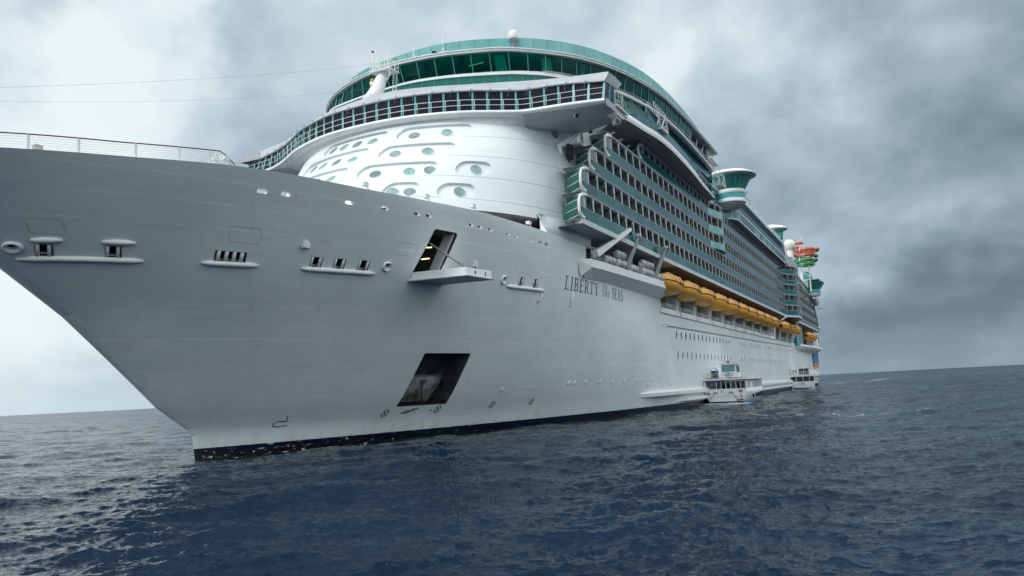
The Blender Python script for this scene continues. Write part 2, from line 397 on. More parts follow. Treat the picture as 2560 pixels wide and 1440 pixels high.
def make_sea():
    rad = [3.]
    while rad[-1] < 40000: rad.append(rad[-1]+max(.10, rad[-1]*.0052) if rad[-1] < 900 else rad[-1]*1.12)
    rad = np.array(rad)
    a0 = math.degrees(math.atan2(math.sin(PSI), math.cos(PSI)))   # view azimuth in world (from +X towards +Y)
    az = np.concatenate([np.arange(-48, 48, .085), np.arange(48, 312, 3.)]); az = np.radians(a0+az)
    A, Rr = np.meshgrid(az, rad); X = CAM[0]+Rr*np.cos(A); Y = CAM[1]+Rr*np.sin(A)
    h, dx, dy = sea_h(X, Y, Rr)
    X2, Y2, Z2 = X+dx, Y+dy, h
    nr, na = X.shape
    co = np.stack([X2, Y2, Z2], -1).reshape(-1, 3)
    idx = np.arange(nr*na).reshape(nr, na); nx = np.roll(idx, -1, 1)
    q = np.stack([idx[:-1], nx[:-1], nx[1:], idx[1:]], -1).reshape(-1, 4)
    c0 = len(co); co = np.vstack([co, [[CAM[0], CAM[1], 0]]])
    me = bpy.data.meshes.new('sea'); nq = len(q); nt_ = na
    tri = np.stack([np.full(na, c0), nx[0], idx[0]], -1)
    me.vertices.add(len(co)); me.vertices.foreach_set('co', co.ravel())
    me.loops.add(nq*4+nt_*3); me.loops.foreach_set('vertex_index', np.concatenate([q.ravel(), tri.ravel()]))
    me.polygons.add(nq+nt_)
    me.polygons.foreach_set('loop_start', np.concatenate([np.arange(nq)*4, nq*4+np.arange(nt_)*3]))
    me.polygons.foreach_set('loop_total', np.concatenate([np.full(nq, 4), np.full(nt_, 3)]))
    me.polygons.foreach_set('use_smooth', np.ones(nq+nt_, bool))
    me.update(calc_edges=True)
    # foam mask: wakes of the boats, a turbulent strip, a few breaking crests
    f = np.zeros(len(co)); x, y = co[:, 0], co[:, 1]
    def seg(p, q_, w, a):
        p, q_ = np.array(p), np.array(q_); d = q_-p; t = np.clip(((x-p[0])*d[0]+(y-p[1])*d[1])/(d@d), 0, 1)
        dist = np.hypot(x-p[0]-t*d[0], y-p[1]-t*d[1]); return a*np.exp(-(dist/w)**2)
    for p, q_, w, a in [((98.5, -20.5), (98.5, -26.5), 1.6, 1.1), ((97, -20), (92, -25), 3., .55), ((92, -22), (74, -27), 3.5, .42), ((74, -27), (56, -33), 3., .40), ((56, -33), (47, -42), 2.4, .46), ((47, -42), (44, -47), 2., .45), ((44, -47), (52, -56), 1.8, .42), ((52, -56), (70, -80), 2., .36),
                        ((223, -21), (223, -26), 2.2, .9), ((335, -22), (420, -45), 5, .55), ((430, -10), (560, -62), 7, .5), ((560, -62), (640, -120), 7, .45),
                        ((-.5, 0), (4, -1.9), .5, .34), ((4, -1.9), (26, -9.6), .35, .30), ((26, -9.6), (51, -15.6), .35, .28), ((51, -15.6), (96, -19.7), .5, .34), ((120, -20), (222, -20.3), .7, .34)]:
        f = np.maximum(f, seg(p, q_, w, a))
    crest = np.clip((co[:, 2]-.26)/.12, 0, 1)*.30
    f = np.maximum(f, crest)
    at = me.attributes.new('foam', 'FLOAT', 'POINT'); at.data.foreach_set('value', f)
    m = bpy.data.materials.new('sea_water'); m.use_nodes = True; t = m.node_tree; t.nodes.clear(); q = G(t)
    p = q.n('ShaderNodeBsdfPrincipled'); o = q.n('ShaderNodeOutputMaterial'); t.links.new(p.outputs[0], o.inputs[0])
    gco = q.n('ShaderNodeNewGeometry').outputs['Position']
    dist = q.vm('DISTANCE', gco, CAM)
    fa = q.n('ShaderNodeAttribute', attribute_name='foam').outputs['Fac']
    fn = q.noise(gco, 1.7, 8, .66, .6)
    fm = q.mr(q.m('ADD', q.m('MULTIPLY', fa, .62), q.m('MULTIPLY', fn, .8)), .68, .80)
    base = q.mix(q.mr(q.noise(gco, .05, 3), .35, .7), (.001, .0095, .028), (.0015, .013, .035))
    aer = q.mr(q.m('ADD', fa, q.m('MULTIPLY', fn, .5)), .5, 1.0, 0., .5)
    base = q.mix(aer, base, (.03, .11, .13))
    base = q.mix(q.m('MULTIPLY', fm, .8), base, (.62, .68, .70)); q.set(p.inputs['Base Color'], base)
    p.inputs['IOR'].default_value = 1.333; p.inputs['Specular IOR Level'].default_value = .2
    q.set(p.inputs['Roughness'], q.m('MAXIMUM', q.mr(dist, 20., 1500., .03, .16, smooth=False), q.m('MULTIPLY', fm, .7)))
    mp = q.n('ShaderNodeMapping'); q.set(mp.inputs[0], gco); mp.inputs['Rotation'].default_value = (0, 0, R(37)); mp.inputs['Scale'].default_value = (1.3, .55, 1)
    h1 = q.noise(mp.outputs[0], 2.4, 5, .55, .4); h2 = q.noise(mp.outputs[0], .45, 5, .55, .3)
    hh = q.m('ADD', q.m('MULTIPLY', h1, q.mr(dist, 15., 260., .09, .42, smooth=False)), q.m('MULTIPLY', h2, q.mr(dist, 60., 700., .1, 3.2, smooth=False)))
    b = q.n('ShaderNodeBump'); b.inputs['Strength'].default_value = 1.; b.inputs['Distance'].default_value = 1.
    q.set(b.inputs['Height'], hh); t.links.new(b.outputs[0], p.inputs['Normal'])
    me.materials.append(m)
    ob = bpy.data.objects.new('sea', me); COL.objects.link(ob)
    tag(ob, 'dark blue choppy sea reaching the horizon', None, None, 'structure')
make_sea()
# ---------------------------------------------------------------- hull form
SZ = [-3, 0, 1.9, 2.5, 4.4, 11.1, 14.1, 21.3, 23.5]; SX = [0, 0, -.3, -.9, -3.9, -11.6, -15.8, -25.5, -28.5]
XE = 332.
def stem(z): return float(np.interp(z, SZ, SX))
def hy(x, z):
    s = min(1, max(0, z/21.)); xe = 95+(42-95)*s; q = 1+.8*s; xs = stem(z)
    r = min(1, max(0, (xe-x)/(xe-xs)))
    b = 19.3*max(0, 1-r*r)**(1/q)
    if x > 312: b *= 1-.13*((x-312)/20)**2
    return b
def sheer(x): return float(np.interp(x, [-26, -19.8, -14.4, -7.6, -4, 2.6, 11.8, 17.8, 24], [20.05, 20.12, 20.32, 20.78, 20.85, 20.85, 21.1, 21.33, 21.3]))
def hp(x, z, off=0.): return Vector((x, -hy(x, z)-off, z))
def hn(x, z):
    e = .15; a = hp(x+e, z)-hp(x-e, z); b = hp(x, z+e)-hp(x, z-e); n = a.cross(b).normalized()
    return n if n.y < 0 else -n
ship = empty('cruise_ship', (0, 0, 0))
tag(ship, 'huge white cruise ship with teal glass balconies, anchored and facing the camera', 'cruise ship')
def PT(name, mb, parent=ship, label=None, fix=False):
    o = mb.build(name, parent)
    if fix: fixn(o)
    if label: o['label'] = label
    return o
zl = [-3, -1.5, 0, .5, .9, 1.4, 1.9, 2.5, 3.4, 4.4, 5.6, 7, 8.4, 9.8, 11.1, 12.2, 13.2, 14.1, 15, 16, 17.2, 18.4, 19.6, 20.6, 21.3]
us = [0, .0006, .0015, .003, .005, .008, .012, .016, .02]+list(np.arange(.026, .34, .007))+list(np.arange(.35, .93, .03))+[.94, .95, .96, .97, .98, .99, 1.]
def hull_mesh():
    mb = MB().use(HULLM, True); rows = []
    for z in zl:
        xs = stem(z); xe_ = XE-.35*max(0, 6-z)
        port = []
        for u in us:
            x = xs+u*(xe_-xs); z2 = z-(21.3-sheer(x))*max(0, z-18)/3.3
            if u == 0: x = stem(z2)
            port.append((x, -hy(x, z2), z2))
        rows.append(port[::-1]+[(p[0], -p[1], p[2]) for p in port[1:]])
    mb.grid(rows, close=True)
    n = len(rows[0]); mb.use(HULLM, False)
    mb.f.append(list(range(n))); mb.mi.append(mb.cur); mb.sm.append(False)
    o = (len(rows)-1)*n; h = len(us)-1     # deck cap in strips, so the sheer may rise and fall
    for k in range(h):
        a, b, c, d = o+k, o+k+1, o+n-2-k, o+n-1-k
        mb.f.append([a, b, c, d] if b != c else [a, b, d]); mb.mi.append(mb.cur); mb.sm.append(False)
    return mb
def cut_cols(mb, m, cols, depth=2.5, out=.8, flat=None, sh=0.):
    """cutter following the plating: cols = [(x, zlo, zhi)]"""
    mb.use(m); rows = []
    for x, a, b in cols:
        ro = []
        for z in np.linspace(a, b, 7): ro.append((x+sh*(b-z)/(b-a), -hy(x+sh*(b-z)/(b-a), z)-out, z))
        for z in np.linspace(b, a, 7): ro.append((x+sh*(b-z)/(b-a), (flat if flat is not None else -hy(x, z)+depth), z))
        rows.append(ro)
    mb.grid(rows, close=True); n = 14; base = len(mb.v)-n*len(rows)
    mb.f.append([base+k for k in range(n)][::-1]); mb.mi.append(mb.cur); mb.sm.append(False)
    e = len(mb.v)-n; mb.f.append([e+k for k in range(n)]); mb.mi.append(mb.cur); mb.sm.append(False)
def rr_cols(x0, x1, z0, z1, r=.25, n=3, mid=1):
    c = []
    for k in range(n+1):
        a = math.pi/2*k/n; c.append((x0+r-r*math.cos(a), z0+r-r*math.sin(a), z1-r+r*math.sin(a)))
    c2 = [(x0+x1-x, a, b) for x, a, b in c][::-1]
    m_ = [(x0+r+(x1-x0-2*r)*(k+1)/(mid+1), z0, z1) for k in range(mid)]
    return c+m_+c2
def boolean(ob, cut):
    fixn(ob); fixn(cut)
    md = ob.modifiers.new('cut', 'BOOLEAN'); md.operation = 'DIFFERENCE'; md.solver = 'EXACT'; md.use_self = True; md.object = cut; md.material_mode = 'TRANSFER'
    dg = bpy.context.evaluated_depsgraph_get(); dg.update()
    me = bpy.data.meshes.new_from_object(ob.evaluated_get(dg)); ob.modifiers.clear(); old = ob.data; ob.data = me; me.name = old.name
    bpy.data.meshes.remove(old); bpy.data.objects.remove(cut)
    try:
        bpy.context.view_layer.update()
    except Exception: pass
hull = PT('hull', hull_mesh())
cut = MB()
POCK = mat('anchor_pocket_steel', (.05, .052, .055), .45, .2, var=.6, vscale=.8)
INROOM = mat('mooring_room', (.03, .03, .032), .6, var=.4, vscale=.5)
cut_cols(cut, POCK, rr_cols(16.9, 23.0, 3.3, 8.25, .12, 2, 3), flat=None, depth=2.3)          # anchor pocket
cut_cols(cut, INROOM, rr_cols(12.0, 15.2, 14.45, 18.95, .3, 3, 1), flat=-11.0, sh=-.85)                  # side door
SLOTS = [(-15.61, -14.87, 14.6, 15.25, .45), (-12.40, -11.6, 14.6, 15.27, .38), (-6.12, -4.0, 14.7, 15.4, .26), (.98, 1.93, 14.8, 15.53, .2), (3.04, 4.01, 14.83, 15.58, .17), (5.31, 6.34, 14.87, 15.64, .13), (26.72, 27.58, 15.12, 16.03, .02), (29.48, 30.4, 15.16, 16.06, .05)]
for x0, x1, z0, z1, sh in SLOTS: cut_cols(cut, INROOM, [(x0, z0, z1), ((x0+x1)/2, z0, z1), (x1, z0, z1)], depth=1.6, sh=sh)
UPOV = [-5.04, -3.27, 2.16, 5.79, 9.43, 10.87, 16.82, 18.21, 19.93, 23.15, 24.69, 28.0, 29.6, 31.1]
UPZ = lambda x: float(np.interp(x, [-6, 2, 10, 18, 31], [19.45, 19.7, 19.9, 19.98, 19.93]))
for x in UPOV: cut_cols(cut, WHITE, rr_cols(x-.42, x+.42, UPZ(x)-.16, UPZ(x)+.16, .14, 3, 1), depth=.9)
cut_cols(cut, INROOM, rr_cols(42.2, 74.2, 19.2, 23.5, .5, 3, 6), flat=-13.5, out=1.5)           # raft deck
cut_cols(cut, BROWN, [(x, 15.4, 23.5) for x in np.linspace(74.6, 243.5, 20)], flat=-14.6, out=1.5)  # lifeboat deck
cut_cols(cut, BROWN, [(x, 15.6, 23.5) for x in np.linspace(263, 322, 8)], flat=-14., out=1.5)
# open foredeck inside the bulwark
cut.use(GREYW); rows = []
xs_f = list(np.linspace(-22.3, -10, 26))+list(np.linspace(-9.5, 29.2, 34))
for z in (19.15, 19.8, 20.5, 21.2, 22.2):
    pp = []
    for x in xs_f: xx = max(x, stem(min(z, 21.3))+.9); pp.append((x, -max(.15, hy(x, min(z, 21.3))-.32), z))
    rows.append(pp+[(a, -b, c) for a, b, c in pp[::-1]])
cut.grid(rows, close=True); n_ = len(rows[0]); base = len(cut.v)-n_*5
cut.f.append([base+k for k in range(n_)][::-1]); cut.mi.append(cut.cur); cut.sm.append(False)
e_ = len(cut.v)-n_; cut.f.append([e_+k for k in range(n_)]); cut.mi.append(cut.cur); cut.sm.append(False)
boolean(hull, cut.build('cutter'))
def set_normals(ob, fn):
    me = ob.data; nn = [None]*len(me.loops); V = me.vertices
    for p in me.polygons:
        for li in p.loop_indices: nn[li] = fn(V[me.loops[li].vertex_index].co, p.normal) or p.normal.copy()
    for p in me.polygons: p.use_smooth = True
    me.normals_split_custom_set([tuple(n) for n in nn])
def z_in(c, pn): return False
def hull_n(c, pn):
    if abs(pn.z) > .97 or c.z < -1 or c.x > XE-1 or abs(abs(c.y)-hy(c.x, c.z)) > .03 or c.x < stem(c.z)+.3: return None
    if z_in(c, pn): return None
    z = min(c.z, 21.0); n = hn(max(c.x, stem(z)+.4), z); n = Vector((n.x, n.y*(1 if c.y < 0 else -1), n.z))
    return n if n.dot(pn) > .8 else None
set_normals(hull, hull_n)

# seams and fittings
def slot_rollers(x0, x1, z0, z1, sh, n):
    mb = MB().use(COWLW, True); r = .12 if n == 2 else .14
    for k in range(n):
        x = x0+(x1-x0)*(k+.5)/n if n > 2 else (x0+.13 if k == 0 else x1-.13)
        mb.tube([hp(x+sh, z0-.03, -.08), hp(x, z1+.03, -.08)], r, 10)
    mb.use(GREYW).beam(hp(x0+sh*.7, z0+.22, -.55), hp(x1+sh*.7, z0+.22, -.55), .3, .12)
    mb.use(LINE)
    for x in (x0-.02, x1+.02): mb.beam(hp(x+sh, z0, .01), hp(x, z1, .01), .03, .03)
    mb.beam(hp(x0, z1+.02, .01), hp(x1, z1+.02, .01), .03, .03)
    return PT('mooring_fairlead', mb, hull)
COWLW = mat('roller_paint', (.66, .67, .67), .45)
for i, s in enumerate(SLOTS): slot_rollers(*s, {2: 4}.get(i, 2))
def halfbar(x0, x1, z0, z1, r=.2):
    n = max(3, int((x1-x0)/.6)); pts = [hp(x0+(x1-x0)*k/n, z0+(z1-z0)*k/n, .06) for k in range(n+1)]
    rr = [r*.45]+[r]*(n-1)+[r*.45]
    PT('rubbing_bar', MB().use(WHITE, True).tube(pts, rr, 10), hull)
for a in ((-15.95, -14.6, 15.48, 15.5), (-12.75, -11.0, 15.5, 15.52), (-15.8, -10.0, 14.44, 14.46), (-6.6, -2.75, 14.55, 14.6), (.6, 7.3, 14.62, 14.72), (14.6, 17.0, 14.85, 14.9), (24.8, 32.1, 14.93, 15.0)): halfbar(*a)
def ring(x, z, rx, rz):
    n = hn(x, z); t = Vector((0, 0, 1)).cross(n).normalized(); u = n.cross(t); c = hp(x, z)
    mb = MB().use(WHITE, True)
    prof = [(1.25, -.03), (1.22, .12), (1.0, .2), (.78, .06), (.6, -.02)]; rows = []
    for s, d in prof: rows.append([c+t*(rx*s*math.cos(a))+u*(rz*s*math.sin(a))+n*d for a in np.linspace(0, 2*math.pi, 25)[:-1]])
    mb.grid(rows, close=True)
    mb.use(WHITE).grid([rows[-1], [c+t*(rx*.55*math.cos(a))+u*(rz*.55*math.sin(a))+n*.012-t*.06+u*.05 for a in np.linspace(0, 2*math.pi, 25)[:-1]]], close=True)
    hole = [c+t*(rx*.42*math.cos(a))+u*(rz*.38*math.sin(a))+n*.03+u*.14 for a in np.linspace(0, 2*math.pi, 25)[:-1]]
    mb.use(DARK).add(hole, [tuple(range(24))])
    PT('round_fairlead', mb, hull)
ring(-16.35, 15.1, .52, .36); ring(8.24, 15.38, .40, .36); ring(24.02, 15.5, .36, .38)
def outline(name, pts, w, m, off=.014, closed=True, parent=None):
    mb = MB().use(m); q = pts+[pts[0]] if closed else pts
    for (a, b), (c, d) in zip(q, q[1:]):
        L_ = math.hypot(c-a, d-b); n = max(1, int(L_/.5))
        for k in range(n):
            p0, p1 = (a+(c-a)*k/n, b+(d-b)*k/n), (a+(c-a)*(k+1)/n, b+(d-b)*(k+1)/n)
            dx, dz = (p1[0]-p0[0]), (p1[1]-p0[1]); l = math.hypot(dx, dz); ex, ez = -dz/l*w/2, dx/l*w/2; fx, fz = dx/l*w*.25, dz/l*w*.25
            mb.add([hp(p0[0]-ex-fx, p0[1]-ez-fz, off), hp(p1[0]-ex+fx, p1[1]-ez+fz, off), hp(p1[0]+ex+fx, p1[1]+ez+fz, off), hp(p0[0]+ex-fx, p0[1]+ez-fz, off)], [(0, 1, 2, 3)])
    return PT(name, mb, parent or hull)
def rrect(x0, x1, z0, z1, r):
    o = []
    for cx, cz, a0 in ((x0+r, z0+r, 180), (x1-r, z0+r, 270), (x1-r, z1-r, 0), (x0+r, z1-r, 90)):
        for k in range(5): a = R(a0+22.5*k); o.append((cx+r*math.cos(a), cz+r*math.sin(a)))
    return o
for a, sh in (((-16.9, -15.3, 15.82, 16.65), .75), ((-6.1, -3.85, 16.05, 17.05), .5), ((8.3, 10.7, 16.4, 17.4), .05), ((25.5, 28.1, 16.5, 17.7), .1)):
    outline('closed_hatch_outline', [(x+sh*(a[3]-z)/(a[3]-a[2]), z) for x, z in rrect(*a, .25)], .03, FAINT)
for x, z in ((0.02, 16.32), (18.86, 16.5)):
    c = hp(x, z); mb = MB().use(WHITE); mb.hexa([c+Vector(v) for v in ((-.35, .1, -.3), (.35, .1, -.3), (.35, -.12, -.24), (-.35, -.12, -.24), (-.35, .25, .32), (.35, .25, .32), (.35, -.22, .26), (-.35, -.22, .26))][:8]); PT('hull_lamp_box', mb, hull, fix=True)
for (x0, z0), (x1, z1) in (((38.63, 15.45), (38.45, 13.6)), ((31.6, 14.9), (31.2, 13.6))):
    mb = MB().use(WHITE, True); mb.tube([hp(x0, z0, 0), hp(x0-.03, z0-.35, .14), hp(x1, z1+.25, .16), hp(x1, z1, 0)], [.03, .13, .13, .04], 8); PT('hull_fin', mb, hull)
outline('bulbous_bow_mark', [(6.45, 3.05), (6.62, 2.62)], .07, NAVY, closed=False)
outline('bulbous_bow_mark', [(6.62, 2.62), (5.9, 2.66), (5.62, 2.55), (5.55, 2.42), (5.66, 2.28), (6.0, 2.2), (6.85, 2.26)], .07, NAVY, closed=False)
for x, z in ((16.09, 2.72), (22.32, 2.80), (29.99, 2.87), (36.60, 2.92)):
    circ = [(x+.34*math.cos(a), z+.34*math.sin(a)) for a in np.linspace(0, 2*math.pi, 21)[:-1]]
    o = outline('thruster_mark', circ, .07, NAVY)
    for s in (1, -1): outline('thruster_cross', [(x-.24, z-.24*s), (x+.24, z+.24*s)], .07, NAVY, closed=False, parent=o)
for x, z, s in ((18.6, 2.75, 1.), (19.1, 2.9, .8), (18.2, 2.66, .6), (19.5, 2.98, .5), (21.5, 2.72, .45)):
    pts = [(x+s*.5*math.cos(a)*(.6+.5*RS.rand()), z+s*.22*math.sin(a)*(.5+.6*RS.rand())) for a in np.linspace(0, 2*math.pi, 15)[:-1]]
    mb = MB().use(LINE); mb.add([hp(a, b, .016) for a, b in pts], [tuple(range(14))]); PT('bare_metal_patch', mb, hull)
COWL = mat('cowl_paint', (.62, .64, .65), .5)
for i, x in enumerate((42.65, 43.88, 46.58, 50.20, 53.87, 57.54, 61.99, 63.6, 65.06, 68.40, 71.88, 75.53, 79.5, 84)):
    c = hp(x, 4.95); mb = MB().use(COWL, True); mb.tube([hp(x-.18, 4.7, .03), hp(x+.05, 4.86, .12), hp(x+.3, 5.2, .05)], [.06, .11, .03], 6); PT('discharge_cowl', mb, hull)
for x, z in ((66.5, 4.3), (69.5, 3.4), (73., 4.2), (77, 4.3), (30.2, 4.7)):
    PT('discharge_cowl', MB().use(COWL, True).tube([hp(x, z, .02), hp(x+.03, z-.4, .12), hp(x+.03, z-.5, .02)], [.05, .11, .05], 6), hull)
# low sponsons
def sponson(x0, x1, z0, z1, out, name='rubbing_strake', tip=4., m=WHITE):
    mb = MB().use(m); rows = []
    for k in range(40):
        x = x0+(x1-x0)*k/39; f = min(1, max(.02, (x-x0)/tip)) * min(1, max(.05, (x1-x)/2)); o = out*f; h = z1-z0
        rows.append([hp(x, z1+.25*f, -.05), hp(x, z1-.1*h, o), hp(x, z0+h*.35, o), hp(x, z0, -.05)])
    mb.grid(rows); return PT(name, mb, hull)
sponson(64, 318, 2.0, 2.95, .9); sponson(80.5, 318, .95, 1.55, .7, tip=3)
sponson(303, 331, 3.4, 5.2, 1.2, tip=3)
# portholes
PH = []
PH += [(82.7+3.2*k, 12.14+.016*k) for k in range(15)]+[(140.65, 12.43), (144, 12.43), (147.2, 12.44)]+[(153.4+3.08*k, 12.45) for k in range(6)]+[(178.8, 12.63)]+[(184.45+3.22*k, 12.67+.01*k) for k in range(34)]
PH2 = [(82.85+3.2*k, 8.83) for k in range(15)]+[(141+3.2*k, 9.0) for k in range(2)]+[(152+3.1*k, 9.0) for k in range(6)]+[(172+3.3*k, 9.05) for k in range(16)]
for k, (x, z) in enumerate(PH+PH2):
    mb = MB(); r = .56 if z > 10 else .52; rz = .66
    ca = np.linspace(0, 2*math.pi, 19)[:-1]; rows = [[hp(x+r*s*math.cos(a), z+rz*s*math.sin(a), o) for a in ca] for s, o in ((1.22, 0), (1.1, .1), (1.0, .05))]
    mb.use(WHITE, True).grid(rows, close=True)
    mb.use(DKWIN if z > 10 else mat('dim_porthole', (.10, .13, .13), .2)).add([hp(x+r*math.cos(a), z+rz*math.sin(a), .045) for a in ca], [tuple(range(18))])
    o = PT('porthole', mb, hull)
    if k >= 100: break
mb = MB().use(LINE); mb.tube([hp(x, 13.3+(x-77)*.0055, .10) for x in np.linspace(77, 262, 40)], .07, 6); PT('hull_pipe', mb, hull)
mb = MB().use(WHITE); mb.box((74.5, -20.1, 13.2), (74.8, -19.3, 13.5)); mb.box((76.9, -20.0, 13.2), (77.2, -19.3, 13.6)); PT('pipe_bracket', mb, hull)

# ---- ship name: serif letters from strokes laid on the plating
GL = {  # strokes in a 0..w by 0..1 box: (x0,y0,x1,y1,width)
 'L': (.56, [(.14, 0, .14, 1, .13), (.0, .02, .5, .02, .04), (.5, 0, .54, .22, .04), (0, .98, .28, .98, .04)]),
 'I': (.34, [(.17, 0, .17, 1, .13), (.02, .02, .32, .02, .04), (.02, .98, .32, .98, .04)]),
 'B': (.62, [(.14, 0, .14, 1, .13), (0, .02, .35, .02, .04), (0, .98, .35, .98, .04), (.14, .52, .38, .52, .04), (.35, .98, .46, .9, .06), (.46, .9, .49, .75, .11), (.49, .75, .45, .6, .1), (.45, .6, .36, .52, .05), (.38, .52, .51, .42, .06), (.51, .42, .55, .26, .12), (.55, .26, .5, .1, .1), (.5, .1, .35, .02, .05)]),
 'E': (.58, [(.14, 0, .14, 1, .13), (0, .02, .5, .02, .04), (0, .98, .48, .98, .04), (.14, .52, .38, .52, .04), (.5, 0, .54, .2, .04), (.48, 1, .49, .82, .04), (.38, .42, .38, .62, .04)]),
 'R': (.66, [(.14, 0, .14, 1, .13), (0, .02, .28, .02, .04), (0, .98, .36, .98, .04), (.14, .48, .36, .48, .04), (.36, .98, .48, .88, .06), (.48, .88, .51, .73, .11), (.51, .73, .46, .56, .1), (.46, .56, .34, .48, .05), (.32, .48, .6, .02, .11), (.52, .02, .7, .02, .04)]),
 'T': (.60, [(.3, 0, .3, 1, .13), (.16, .02, .44, .02, .04), (0, .98, .6, .98, .04), (0, 1, .01, .8, .04), (.6, 1, .59, .8, .04)]),
 'Y': (.66, [(.33, 0, .33, .48, .13), (.19, .02, .47, .02, .04), (.33, .46, .1, .97, .12), (.33, .46, .56, .97, .05), (0, .98, .22, .98, .04), (.46, .98, .66, .98, .04)]),
 'O': (.68, [(.34, 1, .16, .9, .05), (.16, .9, .07, .5, .12), (.07, .5, .16, .1, .12), (.16, .1, .34, 0, .05), (.34, 0, .52, .1, .05), (.52, .1, .61, .5, .12), (.61, .5, .52, .9, .12), (.52, .9, .34, 1, .05)]),
 'F': (.54, [(.14, 0, .14, 1, .13), (0, .02, .28, .02, .04), (0, .98, .5, .98, .04), (.14, .5, .38, .5, .04), (.5, 1, .51, .8, .04), (.38, .4, .38, .6, .04)]),
 'H': (.70, [(.14, 0, .14, 1, .12), (.56, 0, .56, 1, .12), (.14, .5, .56, .5, .04), (0, .02, .28, .02, .04), (0, .98, .28, .98, .04), (.42, .02, .7, .02, .04), (.42, .98, .7, .98, .04)]),
 'S': (.50, [(.42, .78, .4, .95, .04), (.42, .93, .25, 1, .05), (.25, 1, .1, .9, .06), (.1, .9, .09, .72, .11), (.09, .72, .25, .54, .12), (.25, .54, .41, .38, .12), (.41, .38, .42, .15, .11), (.42, .15, .25, 0, .06), (.25, 0, .08, .08, .05), (.06, .25, .07, .04, .04)]),
 'A': (.70, [(.06, 0, .35, 1, .05), (.35, 1, .62, 0, .13), (.17, .36, .5, .36, .04), (0, .02, .18, .02, .04), (.5, .02, .74, .02, .04)])}
def letter(ch, x, z, w, h, slope=0.):
    gw, st = GL[ch]; mb = MB().use(NAVY); sx_ = w/gw
    for a, b, c, d, wd in st:
        dx, dz = (c-a)*sx_, (d-b)*h; l = max(1e-6, math.hypot(dx, dz)); W = wd*h*(1.05 if h > 1 else 1.1) if abs(dz) > abs(dx)*.6 else wd*h*1.6
        ex, ez = -dz/l*W/2, dx/l*W/2; fx, fz = dx/l*.02, dz/l*.02; n = 3
        for k in range(n):
            p = [(a*sx_+dx*k/n-fx, b*h+dz*k/n-fz), (a*sx_+dx*(k+1)/n+fx, b*h+dz*(k+1)/n+fz)]
            mb.add([hp(x+p[0][0]-ex, z+p[0][1]-ez, .02), hp(x+p[1][0]-ex, z+p[1][1]-ez, .02), hp(x+p[1][0]+ex, z+p[1][1]+ez, .02), hp(x+p[0][0]+ex, z+p[0][1]+ez, .02)], [(0, 1, 2, 3)])
    return PT('name_letter', mb, hull)
def word(txt, x0, x1, z, h, gap=.16):
    tot = sum(GL[c][0] for c in txt)+gap*(len(txt)-1); s = (x1-x0)/tot; x = x0
    for c in txt: letter(c, x, z, GL[c][0]*s, h); x += (GL[c][0]+gap)*s
word('LIBERTY', 36.55, 46.2, 15.55, 1.5); word('OF', 47.75, 49.5, 16.45, .62); word('THE', 47.4, 50.2, 15.6, .66); word('SEAS', 51.0, 55.45, 15.5, 1.46)

# ---- side door: platform, stay, inner frame, lamps
mb = MB().use(WHITE)
A0, A1 = Vector((11.25, -hy(11.25, 14.4)-.0, 14.42)), Vector((15.2, -hy(15.2, 14.4), 14.42))
B0, B1 = Vector((11.5, -19.55, 14.35)), Vector((15.3, -20.05, 14.35))
mb.hexa([A0, A1, B1, B0, A0+V3(0, 0, .72), A1+V3(0, 0, .72), B1+V3(0, 0, .72), B0+V3(0, 0, .72)])
mb.use(GREYW)
ex = .18
mb.hexa([A0+V3(-ex, .1, -.08), A1+V3(ex, .1, -.08), B1+V3(ex, -ex, -.08), B0+V3(-ex, -ex, -.08), A0+V3(-ex, .1, -.004), A1+V3(ex, .1, -.004), B1+V3(ex, -ex, -.004), B0+V3(-ex, -ex, -.004)])
plat = PT('door_platform', mb, ship, 'white hinged platform lowered below the open side door', fix=True)
mb = MB().use(DARK)
for f in (.35, .75):
    c = B0.lerp(B1, f)+V3(0, -.01, .36); mb.box((c.x-.06, c.y-.03, c.z-.16), (c.x+.06, c.y+.02, c.z+.16))
PT('platform_scupper', mb, plat)
mb = MB().use(STEEL, True).tube([B0+V3(.15, .2, .75), Vector((12.1, -hy(12.1, 17.6)+.3, 17.9))], .09, 8); PT('platform_stay', mb, plat)
mb = MB().use(GREYW)
def jp(x, z, dpt): return V3(x-.85*(18.95-z)/4.5, -hy(x, z)+dpt, z)
mb.hexa([jp(14.95, 14.5, .3), jp(15.18, 14.5, .28), jp(15.18, 14.5, 1.25), jp(14.95, 14.5, 1.25), jp(14.95, 18.9, .3), jp(15.18, 18.9, .28), jp(15.18, 18.9, 1.25), jp(14.95, 18.9, 1.25)])
PT('door_jamb', mb, ship, fix=True)
LAMP = mat('fluorescent_tube', (1, .9, .6), .5, emit=(1., .78, .42, 2.2))
for x0, x1, z0, z1 in ((13.2, 14.1, 17.6, 17.75), (12.3, 13.6, 16.4, 16.65)):
    PT('tube_lamp', MB().use(LAMP, True).tube([(x0, -14.6, z0), (x1, -14.6, z1)], .05, 6), ship)
# anchor in its pocket
mb = MB().use(STEEL); 
rows = []
for k in range(9):
    t = k/8; z = 3.7+2.5*t; rows.append([(17.5, -hy(18, z)+1.35+.25*(t-.6)**2*4, z), (19.7, -hy(19.7, z)+1.3+.3*(t-.6)**2*4, z), (22.2, -hy(22, z)+1.45+.3*(t-.6)**2*4, z)])
mb.use(mat('anchor_steel', (.30, .30, .28), .4, .3, var=.65, vscale=1.1), True).grid(rows)
mb.use(POCK); mb.beam((19.75, -hy(19.7, 5)+1.1, 3.8), (19.75, -hy(19.7, 5.6)+1.25, 6.3), .12, .1); mb.beam((17.5, -hy(18, 6.2)+1.4, 6.25), (22.2, -hy(22, 6.2)+1.5, 6.25), .16, .12)
PT('anchor_fluke', mb, ship)
